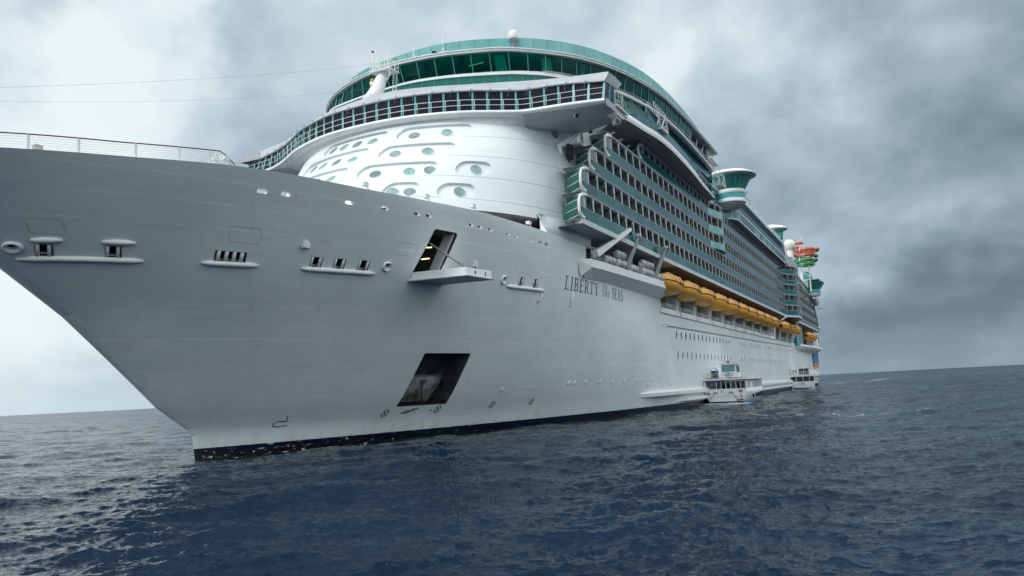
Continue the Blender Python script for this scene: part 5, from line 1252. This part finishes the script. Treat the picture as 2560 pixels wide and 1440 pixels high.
# promenade back wall details
for k in range(26): PT('promenade_window', MB().use(DKWIN).box((76+6.2*k, -14.75, 16.4), (79.4+6.2*k, -14.62, 18.6)))
mb = MB().use(WOOD).box((74, -19.2, 15.38), (243, -14.6, 15.43)); PT('promenade_floor', mb)

def lifeboat(L_=10.0):
    root = empty('lifeboat', (0, 0, 0))
    n = 22; hw = 2.15; H0, H1 = -2.05, -.35
    def wid(t): return hw*max(0.04, (1-abs(2*t-1)**3.0))**.55
    def keel(t): return H0+1.15*abs(2*t-1)**2.6
    mb = MB().use(ORANGE, True); rows = []
    for k in range(n+1):
        t = k/n; x = -L_/2+L_*t; w = wid(t); kz = keel(t); sh = H1+.32*abs(2*t-1)**2
        rows.append([V3(x, w*math.sin(a)*1.0 if False else w*s, kz+(sh-kz)*h) for s, h in ((-1, 1), (-.985, .72), (-.9, .42), (-.68, .18), (-.3, .04), (0, 0), (.3, .04), (.68, .18), (.9, .42), (.985, .72), (1, 1))])
    mb.grid(rows); PT('boat_hull', mb, root)
    mb = MB().use(ORANGE2, True); rows = []
    for k in range(n+1):
        t = k/n; x = -L_/2+L_*t; w = wid(t)*.97; sh = H1+.32*abs(2*t-1)**2; top = sh+1.5*max(.05, 1-abs(2*t-1)**3.2)**.6
        step = .02 if k % 4 else 0.0
        rows.append([V3(x, w*s, sh+(top-sh)*h+step*0) for s, h in ((-1, .02), (-.97, .35), (-.82, .72), (-.5, .94), (0, 1), (.5, .94), (.82, .72), (.97, .35), (1, .02))])
    mb.grid(rows); can = PT('boat_canopy', mb, root)
    mb = MB().use(mat('dark_fender_line', (.10, .045, .02), .5), True)  # dark brown fender line and thin canopy bands
    pl_ = []
    for s in (-1, 1): pl_.append([V3(-L_/2+L_*k/n, s*(wid(k/n)+.02), H1+.32*abs(2*k/n-1)**2) for k in range(n+1)])
    for p in pl_: mb.tube(p, .085, 5)
    for t in (.3, .52, .74):
        rr = []
        for s, h in ((-1, .02), (-.97, .35), (-.82, .72), (-.5, .94), (0, 1), (.5, .94), (.82, .72), (.97, .35), (1, .02)):
            w = wid(t)*.985; sh = H1+.32*abs(2*t-1)**2; top = sh+1.52*max(.05, 1-abs(2*t-1)**3.2)**.6; rr.append(V3(-L_/2+L_*t, w*s, sh+(top-sh)*h))
        mb.tube(rr, .035, 4)
    PT('boat_fender', mb, root)
    mb = MB().use(mat('grab_line', (.30, .13, .04), .6), True)
    for k in range(16):
        x = -1.0+k*.33; w = wid((x+L_/2)/L_)+.03; mb.tube([V3(x, -w, -.2), V3(x+.05, -w*.99, -.75-.1*(k % 2))], .02, 4)
    PT('grab_lines', mb, root)
    mb = MB().use(ORANGE2).box((-1.6, -.8, 1.0), (-.4, .8, 1.32)); PT('roof_hatch', mb, root)
    for x in (-3.9, 3.9): PT('fall_block', MB().use(STEEL, True).tube([(x, 0, .9), (x, 0, 2.3)], .06, 6).tube([(x, -.2, 1.3), (x, .2, 1.3)], .12, 6), root)
    return root
pr = lifeboat(); first = True
ORDN = ['first', 'second', 'third', 'fourth', 'fifth', 'sixth', 'seventh', 'eighth', 'ninth', 'tenth']
lab = ['orange lifeboat nearest the bow, just behind the liferaft deck'] + ['orange lifeboat hanging %s in the long row, counted from the bow' % ORDN[i] for i in range(1, 9)]+['last orange lifeboat of the long unbroken row, before the gap']
spots = [(x, -20.7, 19.85, 1., lab[i]) for i, x in enumerate(LBX)]
spots += [(204.5, -21.3, 19.6, .95, 'orange lifeboat hanging alone after the gap in the long row'), (223.5, -20.9, 19.9, .95, 'orange lifeboat directly aft of the white support column under the rounded balconies'), (236.5, -20.9, 19.9, .95, 'orange lifeboat beside the front edge of the teal stair block'),
          (278.5, -20.9, 19.6, .95, 'orange lifeboat just aft of the teal stair block'), (293, -20.9, 19.6, .95, 'aftmost orange lifeboat near the stern')]
for x, y, z, s, lb in spots:
    o = pr if first else copy_tree(pr); first = False
    o.location = (x, y, z); o.scale = (s, s, s); tag(o, lb, 'lifeboat', 'orange lifeboats hanging along the ship side')

# ---------------------------------------------------------------- liferaft deck
mb = MB().use(WHITE)
rows = []
for k in range(12):
    t = k/11; x = 41.3+32.7*t; yo = -20.5-1.15*t if t > .0 else -20.3
    if k == 0: x = 41.0
    rows.append([V3(x, -19.2, 19.45), V3(x, yo, 19.45), V3(x, yo-.03, 18.45), V3(x+.1, -19.2, 17.25)])
mb.grid(rows); r0, r1 = rows[0], rows[-1]; mb.add(r0, [(0, 1, 2, 3)]); mb.add(r1, [(3, 2, 1, 0)])
mb.add([V3(39.4, -19.2, 19.3), V3(41.0, -20.5, 19.45), V3(41.0, -20.53, 18.45), V3(40.0, -19.25, 17.3)], [(0, 1, 2, 3)])
SP = PT('raft_deck_sponson', mb)
railing('raft_deck_rail', [(41.3, -20.3, 19.45), (44.5, -20.4, 19.45)], 1.5, .8, SP, nr=5); railing('raft_deck_rail', [(58.3, -21, 19.45), (60.5, -21.1, 19.45)], 1.5, .7, SP, nr=5); railing('raft_deck_rail', [(71.2, -21.5, 19.45), (73.9, -21.6, 19.45)], 1.6, .7, SP, nr=5)
for x in (48.2, 60.2, 71.3): PT('raft_deck_post', MB().use(WHITE).beam((x, -19.4, 19.4), (x, -19.4, 22.5), .22), SP)
PT('raft_store_wall', MB().use(GREYW).box((54, -16.5, 19.2), (58, -14, 22.4)), SP)
def arm(name, a, b, w0, w1, m, hook=True):
    a, b = Vector(a), Vector(b); mb = MB().use(m); d = (b-a).normalized(); u = Vector((0, 0, 1)); r = d.cross(u).normalized(); u = r.cross(d)
    mb.hexa([a-r*w0-u*w0, a+r*w0-u*w0, b+r*w1-u*w1, b-r*w1-u*w1, a-r*w0+u*w0, a+r*w0+u*w0, b+r*w1+u*w1, b-r*w1+u*w1])
    mb.use(DARK).box(b+V3(-.2, -.15, -.75), b+V3(.1, .15, -.2)); mb.use(STEEL, True).tube([b+V3(0, 0, -.5), b+V3(0, 0, -1.1)], .03, 4)
    mb.tube([a+u*.35, a.lerp(b, .6)+u*.28], .06, 5)
    return PT(name, mb, fix=True)
arm('raft_crane', (42.6, -20.3, 20.2), (50.3, -22.6, 24.2), .42, .2, WHITE)
CRG = mat('crane_grey', (.26, .29, .32), .45)
for a, b in (((53.0, -20.8, 19.6), (54.6, -22.4, 24.0)), ((65.6, -21.0, 19.5), (67.2, -22.7, 24.1))):
    o = arm('raft_crane', a, b, .3, .2, CRG)
    mb = MB().use(CRG).beam((a[0]+.3, a[1], 19.4), (a[0]+.5, a[1]-.05, 22.0), .22); PT('crane_leg', mb, o); PT('crane_head', MB().use(WHITE).box((b[0]-.3, b[1]-.25, b[2]), (b[0]+.3, b[1]+.25, b[2]+.3)), o)
arm('raft_crane', (43.5, -19.8, 20.3), (47, -20.2, 21.6), .15, .08, WHITE)
RAFTW = mat('raft_shell', (.72, .73, .72), .4, var=.06, vscale=2)
def raft():
    root = MB().use(RAFTW, True); n = 14
    L_ = 1.5
    prof = [(0.02, -L_/2), (.32, -L_/2), (.5, -L_/2+.14), (.56, -L_/2+.4), (.56, -.05), (.60, -.03), (.60, .03), (.56, .05), (.56, L_/2-.4), (.5, L_/2-.14), (.32, L_/2), (.02, L_/2)]
    root.lathe([(r, x) for r, x in prof], (0, 0, 0), n, axis='x')
    o = root.build('liferaft_canister')
    for x in (-.4, .4): MB().use(BLACK, True).tube([(x, .575*math.cos(a), .575*math.sin(a)) for a in np.linspace(0, 2*math.pi, 15)], .03, 4, cap=False).build('strap', o)
    return o
RP0 = raft(); first = True; used = []
cl = [((46.6, 19.95), 'white liferaft canister at the front end, below the long white crane arm'), ((48.0, 19.95), 'white liferaft canister on the deck edge, second from the front of the raft deck')]
stk = []
for i, x in enumerate((50.6, 52.1)):
    for j, z in enumerate((20.0, 21.15)): stk.append((x, z, ('%s liferaft canister, %s pair of the first stack before the middle crane' % (('lower', 'upper')[j], ('forward', 'after')[i]))))
stk += [(55.7, 19.9, 'single white liferaft canister on the deck edge just behind the middle crane'), (57.2, 19.9, 'white liferaft canister beside the short rail aft of the middle crane')]
for i, x in enumerate((60.9, 62.4, 63.9)):
    for j, z in enumerate((20.0, 21.15)): stk.append((x, z, ('%s liferaft canister, %s pair of the second stack between the grey cranes' % (('lower', 'upper')[j], ('forward', 'middle', 'after')[i]))))
stk += [(67.6, 19.95, 'white liferaft canister just behind the last grey crane'), (69.2, 19.95, 'aftmost white liferaft canister, next to the rail by the first lifeboat')]
for x, z, lb in [(a[0], a[1], b) for a, b in cl]+stk:
    o = RP0 if first else copy_tree(RP0); first = False
    o.location = (x, -20.35-(x-44)*.03, z+.05); o.rotation_euler = (0, 0, R(RS.uniform(-6, 6))); tag(o, lb, 'liferaft', 'white liferaft canisters on the raft deck')
mb = MB().use(REDP)
for x in (51.3, 61.6, 63.1): mb.box((x-.7, -21.0, 20.55), (x+.7, -20.0, 20.63))
PT('raft_cradle', mb, SP)
# ---------------------------------------------------------------- people
SKIN = mat('skin', (.30, .17, .11), .6); SKIN2 = mat('pale_skin', (.55, .36, .28), .6)
def person(loc, face, shirt, trousers, label, pose='stand', h=1.72, skin=None, group=None, hair=(.02, .015, .012)):
    s = h/1.75; sk = skin or SKIN; V = []; E_ = []; Rr = []
    def v(x, y, z, r, par=None):
        V.append((x*s, y*s, z*s)); Rr.append(r*s)
        if par is not None: E_.append((par, len(V)-1))
        return len(V)-1
    lean = .12 if pose == 'lean' else 0.
    pel = v(0, 0, .95, .15); w = v(lean*.4, 0, 1.15, .135, pel); ch = v(lean, 0, 1.36, .155, w); nk = v(lean*1.1, 0, 1.5, .06, ch); hd = v(lean*1.2+.01, 0, 1.6, .085, nk); tp = v(lean*1.2, 0, 1.70, .075, hd)
    for sd_ in (-1, 1):
        sh = v(lean, sd_*.19, 1.42, .065, ch)
        if pose == 'lean': el = v(lean+.18, sd_*.23, 1.2, .045, sh); ha = v(lean+.42, sd_*.2, 1.1, .033, el)
        elif pose == 'arm' and sd_ == 1: el = v(lean+.2, sd_*.26, 1.25, .045, sh); ha = v(lean+.42, sd_*.24, 1.36, .033, el)
        else: el = v(lean-.02, sd_*.25, 1.16, .045, sh); ha = v(lean+.05, sd_*.25, .9, .033, el)
        fg = v(V[ha][0]/s+.05, V[ha][1]/s, V[ha][2]/s-.06, .025, ha)
        hp_ = v(0, sd_*.1, .88, .095, pel); st = .06 if sd_ > 0 else -.05
        kn_ = v(.03+st, sd_*.11, .5, .065, hp_); an = v(st, sd_*.11, .08, .045, kn_); ft = v(st+.16, sd_*.12, .04, .04, an)
    me = bpy.data.meshes.new('person'); me.from_pydata(V, E_, []); ob = bpy.data.objects.new('person', me); COL.objects.link(ob)
    md = ob.modifiers.new('skin', 'SKIN'); sv = me.skin_vertices[0].data
    for i, r in enumerate(Rr): sv[i].radius = (r, r*(.8 if i < 3 else 1)); 
    sv[0].use_root = True
    ob.modifiers.new('sub', 'SUBSURF').levels = 1
    dg = bpy.context.evaluated_depsgraph_get(); dg.update(); m2 = bpy.data.meshes.new_from_object(ob.evaluated_get(dg)); ob.modifiers.clear(); ob.data = m2
    for m in (sk, shirt, trousers, mat('shoe', (.02, .02, .02), .6)): m2.materials.append(m)
    for p in m2.polygons:
        z = p.center.z/s; y = abs(p.center.y)/s; x = p.center.x/s
        p.use_smooth = True
        p.material_index = 0 if z > 1.5 or (y > .215 and (x > lean+.12 or z < 1.15) and z > .7) else 1 if z > .93 else 2 if z > .1 else 3
    hm = MB().use(mat('hair%.2f' % hair[0], hair, .8), True); hm.lathe([(.01, 1.76*s), (.07*s, 1.74*s), (.1*s, 1.67*s), (.098*s, 1.6*s)], ((lean*1.2-.015)*s, 0, 0), 12); hm.build('hair', ob)
    fm = MB().use(sk, True); c = Vector(((lean*1.2+.095)*s, 0, 1.6*s)); fm.hexa([c+V3(-.02, -.015, -.02), c+V3(.02, -.012, -.02), c+V3(.02, .012, -.02), c+V3(-.02, .015, -.02), c+V3(-.02, -.006, .03), c+V3(.0, -.005, .03), c+V3(0, .005, .03), c+V3(-.02, .006, .03)]); fm.build('nose', ob)
    ob.location = loc; ob.rotation_euler = (0, 0, face); tag(ob, label, 'person', group); return ob
def cm(n, c): return mat(n, c, .8)
BLUE = cm('blue_cloth', (.03, .22, .62)); NAV = cm('navy_cloth', (.01, .015, .05)); LIME = cm('lime_cloth', (.35, .65, .03)); DG = cm('green_cloth', (.02, .16, .06)); REDC = cm('red_cloth', (.45, .03, .03)); BLK = cm('dark_cloth', (.015, .015, .02)); WHC = cm('pale_cloth', (.6, .6, .6)); PNK = cm('pink_cloth', (.6, .2, .2))

# ---------------------------------------------------------------- tenders
TW = mat('tender_white', (.84, .85, .83), .35, var=.07, vscale=.9); TBLUE = mat('tender_blue_trim', (.02, .04, .22), .4); TBOT = mat('tender_blue_bottom', (.02, .16, .34), .4); TGR = mat('tender_inner_grey', (.55, .56, .56), .5)
def tenderA():
    t = empty('passenger_tender', (100, -23.2, 0)); hw = 3.7
    tag(t, 'nearer white double-deck passenger tender with blue trim and a wheelhouse, moored against the ship', 'boat', 'tenders moored along the ship')
    pl_ = [(0, hw), (2, hw+.1), (10, hw+.3), (15, hw+.3), (19, hw-.1), (21.5, hw-1.6), (23, .15)]
    def sec(x): return float(np.interp(x, [p[0] for p in pl_], [p[1] for p in pl_]))
    xs = np.linspace(0, 23, 28); mb = MB().use(TW, True); rows = []
    for x in xs:
        w = sec(x); sh = 2.65+.25*max(0, (x-10)/11)**2
        rows.append([V3(x, -w*.80, -.6), V3(x, -w*.9, .15)]); rows[-1] = [V3(x, -w*.82, .35), V3(x, -w*.97, 1.3), V3(x, -w, 1.9), V3(x, -w, sh), V3(x, -w+.12, sh), V3(x, -w+.12, 2.2)]
    mb.grid(rows); rows2 = [[V3(p.x, -p.y, p.z) for p in r] for r in rows]; mb.grid(rows2)
    mb.use(TW, False); mb.add([V3(0, -3.03, .35), V3(0, 3.03, .35), V3(0, 3.6, 1.3), V3(0, 3.7, 1.9), V3(0, 3.7, 2.65), V3(0, -3.7, 2.65), V3(0, -3.7, 1.9), V3(0, -3.6, 1.3)], [tuple(range(8))])
    mb.add([V3(.12, -3.7, 2.65), V3(.12, 3.7, 2.65), V3(0, 3.7, 2.65), V3(0, -3.7, 2.65)], [(0, 1, 2, 3)])
    PT('tender_hull', mb, t)
    mb = MB().use(TBOT, True); mb.grid([[V3(x, -sec(x)*.74, -.6), V3(x, -sec(x)*.84, .38+.35*max(0, (x-6)/15)), V3(x, -sec(x)*.825, .4+.35*max(0, (x-6)/15))] for x in xs]); mb.grid([[V3(x, sec(x)*.74, -.6), V3(x, sec(x)*.84, .38)] for x in xs]); mb.use(BLACK).box((-.03, -2.9, -.5), (.1, 2.9, .36)); PT('tender_bottom', mb, t)
    mb = MB().use(TW); mb.tube([(-.06, -3.65, 1.42), (-.06, 3.65, 1.42)], .07, 6); PT('rub_rail', mb, t)
    PT('lower_deck', MB().use(TGR).hexa([V3(.1, -3.5, 1.5), V3(14, -3.5, 1.5), V3(14, 3.5, 1.5), V3(.1, 3.5, 1.5), V3(.1, -3.5, 1.62), V3(14, -3.5, 1.62), V3(14, 3.5, 1.62), V3(.1, 3.5, 1.62)]), t)
    mb = MB().use(TGR).box((6, -2.5, 1.6), (6.15, 2.5, 4.0)); mb.use(DKWIN).box((5.95, -2.1, 2.3), (6.0, -.6, 3.7)).box((5.95, .4, 2.3), (6.0, 2.0, 3.7)); PT('saloon_bulkhead', mb, t)
    for y in (-3.6, -2.75, -1.9, -1.0, -.1, .75, 1.6, 3.6): PT('stern_post', MB().use(TW).beam((.05, y, 2.6), (.05+(.0 if y > -3 else -.15), y*1.0, 4.1), .09), t)
    # side cabin wall forward, starboard and port
    for s in (-1, 1):
        mb = MB().use(TW); xs2 = [.4, 1.8, 3.1, 4.3]
        for k in range(4): x = .05+k*1.15; mb.beam((x, s*3.68, 2.6), (x-.25, s*3.72, 4.1), .14)
        PT('side_posts', mb, t)
        mb = MB().use(TW); mb.hexa([V3(4.2, s*3.5, 2.6), V3(6.2, s*3.5, 2.6), V3(6.2, s*3.72, 2.6), V3(4.2, s*3.72, 2.6), V3(3.9, s*3.5, 4.1), V3(6.2, s*3.5, 4.1), V3(6.2, s*3.72, 4.1), V3(3.9, s*3.72, 4.1)]); PT('cabin_side', mb, t, fix=True)
        mb = MB().use(DKWIN)
        for k in range(9):
            x = 6.5+1.45*k; w = sec(x+.6)-.1; mb.hexa([V3(x, s*(w-.05), 2.7), V3(x+1.05, s*(w-.05), 2.7), V3(x+1.05, s*w, 2.7), V3(x, s*w, 2.7), V3(x-.15, s*(w-.05), 3.95), V3(x+.9, s*(w-.05), 3.95), V3(x+.9, s*w, 3.95), V3(x-.15, s*w, 3.95)])
        PT('saloon_windows', mb, t, fix=True)
        mb = MB().use(TW)
        for k in range(10): x = 6.2+1.45*k; w = sec(x)-.05; mb.beam((x, s*w, 2.6), (x-.2, s*w, 4.15), .24)
        PT('saloon_posts', mb, t)
    deck = [V3(-.3, -3.95, 4.1), V3(10.5, -4.1, 4.1), V3(16.5, -4.0, 4.1), V3(20, -2.6, 4.05), V3(20, 2.6, 4.05), V3(16.5, 4.0, 4.1), V3(10.5, 4.1, 4.1), V3(-.3, 3.95, 4.1)]
    mb = MB().use(TW); n = len(deck); tp = [p+V3(0, 0, .42) for p in deck]; mb.add(deck+tp, [tuple(range(n)), tuple(range(n, 2*n))[::-1]]+[(k, (k+1) % n, n+(k+1) % n, n+k) for k in range(n)]); PT('upper_deck', mb, t, fix=True)
    mb = MB().use(TBLUE); m_ = 1.006; q = [V3(-.33, -3.99, 4.06), V3(10.5, -4.14, 4.06), V3(16.5, -4.04, 4.06), V3(20.03, -2.62, 4.03), V3(20.03, 2.62, 4.03), V3(16.5, 4.04, 4.06), V3(10.5, 4.14, 4.06), V3(-.33, 3.99, 4.06)]; tp = [p+V3(0, 0, .16) for p in q]; mb.add(q+tp, [(k, (k+1) % 8, 8+(k+1) % 8, 8+k) for k in range(8)]); PT('deck_trim', mb, t)
    mb = MB().use(REDC); mb.box((-.36, .4, 4.56), (-.3, 3.4, 4.66)).box((-.36, -3.2, 4.56), (-.3, -.4, 4.66)); PT('red_bench', mb, t)
    railing('deck_rail', [(15, -2.9, 4.5), (10.5, -3.8, 4.5), (-.2, -3.8, 4.5), (-.2, 3.8, 4.5), (10.5, 3.8, 4.5)], 1.0, 1.1, t, TW, nr=3, r=.03)
    mb = MB().use(TW); mb.hexa([V3(3.0, -1.7, 4.5), V3(6.5, -1.7, 4.5), V3(6.5, 1.2, 4.5), V3(3.0, 1.2, 4.5), V3(3.15, -1.6, 7.1), V3(6.2, -1.6, 7.1), V3(6.2, 1.1, 7.1), V3(3.15, 1.1, 7.1)]); WHs = PT('wheelhouse', mb, t, fix=True)
    PT('wheelhouse_roof', MB().use(TW).box((2.8, -1.9, 7.1), (6.6, 1.4, 7.25)), WHs)
    mb = MB().use(MAROON).hexa([V3(3.04, -1.35, 5.75), V3(3.1, -1.35, 5.75), V3(3.1, .95, 5.75), V3(3.04, .95, 5.75), V3(3.07, -1.35, 6.85), V3(3.13, -1.35, 6.85), V3(3.13, .95, 6.85), V3(3.07, .95, 6.85)]); mb.use(mat('wheelhouse_glass', (.16, .30, .42), .08)).box((3.0, -1.27, 5.83), (3.06, .87, 6.77)); PT('rear_window', mb, WHs)
    mb = MB().use(DKWIN).box((3.5, -1.75, 5.6), (4.3, -1.66, 6.8)).box((4.6, -1.75, 5.6), (5.8, -1.66, 6.8)); mb.use(MAROON).box((3.25, -1.74, 4.6), (3.33, -1.66, 6.9)); PT('side_window', mb, WHs)
    ca = np.linspace(0, 2*math.pi, 25)[:-1]
    mb = MB().use(MAROON).add([V3(3.0, -.2+.8*math.cos(a), 5.2+.4*math.sin(a)) for a in ca], [tuple(range(24))]); mb.use(TW).add([V3(2.99, -.2+.66*math.cos(a), 5.2+.3*math.sin(a)) for a in ca], [tuple(range(24))]); mb.use(BLUE).add([V3(2.98, -.2+.42*math.cos(a), 5.26+.19*math.sin(a)) for a in ca], [tuple(range(24))]); mb.use(MAROON)
    for k in range(7): mb.box((2.97, -.85+.19*k, 4.93), (2.98, -.74+.19*k, 5.06))
    mb.use(LINE).box((2.97, -.6, 4.66), (2.98, .3, 4.72)); PT('oval_emblem', mb, WHs)
    mb = MB().use(TW, True); mb.tube([(4, .1, 7.2), (4.2, .3, 8.2), (4.1, .45, 9.4)], [.16, .09, .04], 8); mb.use(TW).box((3.8, -.3, 7.9), (4.5, .9, 8.0)); mb.use(BLACK).box((3.9, -.25, 7.3), (4.2, .05, 7.7)); PT('radar_mast', mb, t)
    # stair hatch arch
    mb = MB().use(TW, True); a_ = [(V3(1.3, 2.0+.75*math.cos(a), 6.0+.5*math.sin(a))) for a in np.linspace(0, math.pi, 9)]; mb.tube([V3(1.3, 2.75, 4.5)]+a_+[V3(1.3, 1.25, 4.5)], .09, 6); mb.use(BLK).add([V3(1.5, 2.7, 4.6), V3(1.5, 1.3, 4.6), V3(1.5, 1.3, 6.0), V3(1.5, 2.7, 6.0)], [(0, 1, 2, 3)]); PT('stair_hatch', mb, t)
    mb = MB().use(LINE)
    for s in (1, -1):
        mb.box((-.03, s*3.45, 1.62), (.02, s*2.75, 1.98)) if s > 0 else mb.box((-.03, -2.3, 1.98), (.02, -3.0, 2.34))
    mb.use(BLACK)
    for y in (1.9, -.9): mb.beam((-.06, y+.35, 1.75), (-.06, y+.28, 2.0), .1); mb.beam((-.06, y+.28, 2.0), (-.06, y-.28, 2.0), .1); mb.beam((-.06, y-.28, 2.0), (-.06, y-.35, 1.75), .1)
    mb.beam((-.06, 2.1, 1.75), (-.1, 3.1, .6), .05); mb.beam((-.06, -1.1, 1.75), (-.1, -2.3, .6), .05); mb.beam((-.1, -1.9, .55), (-.1, -3.1, .62), .16); PT('stern_fittings', mb, t)
    mb = MB().use(LINE)
    for j, (a, b) in enumerate(((.3, 1.05), (.45, .9), (.35, .95))):
        y = b
        while y > a: mb.box((-.02, y, 2.28-.13*j), (.01, y-.1, 2.34-.13*j)); y -= .14
    PT('transom_lettering', mb, t)
    PT('depth_pole', MB().use(REDC, True).tube([(-.12, -2.75, .7), (-.12, -2.7, 2.4)], .05, 6), t)
    for x in (5.5, 8.5, 10.3, 12.0, 13.3, 14.4, 15.4):
        w = sec(x); mb = MB().use(BLACK, True); mb.tube([(x+.32*math.cos(a), -w-.04, .95+.03*x+.32*math.sin(a)) for a in np.linspace(0, 2*math.pi, 13)], .12, 6); PT('tyre_fender', mb, t)
    return t
tA = tenderA()
B = Vector((100, -23.2, 0))
def onA(x, y, z): return B+V3(x, y, z)
person(onA(1.0, 1.75, 4.52), R(-120), BLUE, NAV, 'person in a bright blue shirt leaning over the upper deck rail of the nearer tender', 'lean', 1.8)
person(onA(2.0, -1.55, 1.62), R(170), LIME, BLK, 'person in a lime yellow top on the lower deck of the nearer tender')
person(onA(2.2, -.55, 1.62), R(190), BLK, BLK, 'person in black between the lime and the green tops on the nearer tender', skin=SKIN2)
person(onA(2.6, .35, 1.62), R(160), DG, NAV, 'person in a dark green top on the lower deck of the nearer tender', skin=SKIN2, h=1.8)
person(onA(2.8, 2.1, 1.62), R(150), REDC, BLK, 'person in a red top, left of the group on the nearer tender', skin=SKIN)
person(onA(2.4, 1.3, 1.62), R(200), MAROON, BLK, 'person in a maroon top beside the one in red on the nearer tender')
def tenderB():
    t = empty('passenger_tender', (226, -23.0, 0))
    tag(t, 'smaller-looking white passenger tender farther off, moored under the stern with an orange life ring', 'boat', 'tenders moored along the ship')
    hw = 3.75
    def sec(x): return float(np.interp(x, [0, 8, 13, 16, 18], [hw, hw, hw-.5, hw-1.7, .2]))
    xs = np.linspace(0, 18, 20); mb = MB().use(TW, True)
    for s in (-1, 1): mb.grid([[V3(x, s*sec(x)*.78, -.4), V3(x, s*sec(x)*.9, .7), V3(x, s*sec(x), 1.4), V3(x, s*sec(x), 2.45)] for x in xs])
    mb.use(TW).add([V3(0, -2.95, -.4), V3(0, 2.95, -.4), V3(0, 3.4, .7), V3(0, 3.75, 1.4), V3(0, 3.75, 2.45), V3(0, -3.75, 2.45), V3(0, -3.75, 1.4), V3(0, -3.4, .7)], [tuple(range(8))]); PT('tender_hull', mb, t)
    PT('tender_bottom', MB().use(TBLUE).box((-.04, -2.9, -.4), (.0, 2.9, .45)), t)
    mb = MB().use(LINE).box((-.04, 2.0, 1.3), (0, 3.2, 1.36)).box((-.04, -3.2, 1.3), (0, -2.0, 1.36)).box((-.04, -1.2, 2.0), (0, 1.2, 2.04)); mb.beam((-.08, 0, 2.4), (-.08, 0, 1.4), .1); mb.beam((-.08, .5, 1.5), (-.08, 0, 1.8), .08); mb.beam((-.08, -.5, 1.5), (-.08, 0, 1.8), .08); PT('stern_fittings', mb, t)
    PT('lower_saloon', MB().use(DKWIN).box((1.2, -3.4, 1.6), (12, 3.4, 4.0)), t)
    mb = MB().use(TW)
    for y in (-3.7, -.2, 1.9, 3.7, -2.2): mb.beam((.1, y, 2.4), (.1, y, 4.0), .12)
    for s in (-1, 1):
        for k in range(7): mb.beam((1.5*k, s*3.7, 2.4), (1.5*k, s*3.7, 4.0), .2)
    PT('saloon_posts', mb, t)
    PT('upper_deck', MB().use(TW).box((-.1, -3.9, 4.0), (14, 3.9, 4.6)), t)
    mb = MB().use(TW).box((2.5, -3.2, 6.6), (9, 1.5, 6.85)).box((2.8, -3.0, 4.6), (8.5, -1.9, 6.6)).box((6, -2, 4.6), (8.5, 1.3, 6.6)); mb.use(DKWIN).box((3.0, -1.9, 4.7), (3.1, 1.2, 6.5)); mb.use(TW).beam((2.95, -.3, 4.6), (2.95, -.3, 6.6), .1); PT('wheelhouse', mb, t)
    railing('deck_rail', [(10, -3.8, 4.6), (0, -3.8, 4.6), (0, 3.8, 4.6), (10, 3.8, 4.6)], 1.1, 1.2, t, TW, nr=3, r=.035)
    mb = MB().use(TW, True).lathe([(.05, 7.9), (.35, 7.8), (.4, 7.5), (.1, 7.3), (.08, 6.8)], (4, -.2, 0), 12); PT('radar_mast', mb, t)
    mb = MB().use(BLACK, True)
    for x in (.5, 3, 6): mb.tube([(x, -3.85, .9), (x+.1, -3.9, 1.7)], .3, 8)
    PT('fender', mb, t)
    mb = MB().use(ORANGE, True); mb.tube([(-.1, .35*math.cos(a), 5.05+.35*math.sin(a)) for a in np.linspace(0, 2*math.pi, 14)], .11, 6); r_ = mb.build('life_ring'); r_.location = (226, -22.6, 0); tag(r_, 'orange life ring hung on the upper rail of the farther tender', 'life ring')
    PT('flagstaff', MB().use(MAROON).beam((.2, 3.6, 4.6), (.1, 3.7, 6.7), .14), t)
    return t
tenderB(); B2 = Vector((226, -23.0, 0))
person(B2+V3(1.0, 2.6, 4.62), R(180), BLK, BLK, 'person in dark clothes at the left end of the upper deck of the farther tender')
person(B2+V3(1.4, 1.9, 4.62), R(190), NAV, BLK, 'person in navy beside the wheelhouse of the farther tender', 'arm')
person(B2+V3(.7, 2.0, 1.9), R(180), WHC, BLK, 'person in a pale shirt on the lower deck of the farther tender')
person(B2+V3(.7, -1.9, 1.9), R(180), BLUE, BLK, 'person in blue on the lower deck of the farther tender')
person((88.4, -21.3, 29.65), R(-90), PNK, WHC, 'person in a pink shirt leaning on a balcony rail of the third row', 'lean')
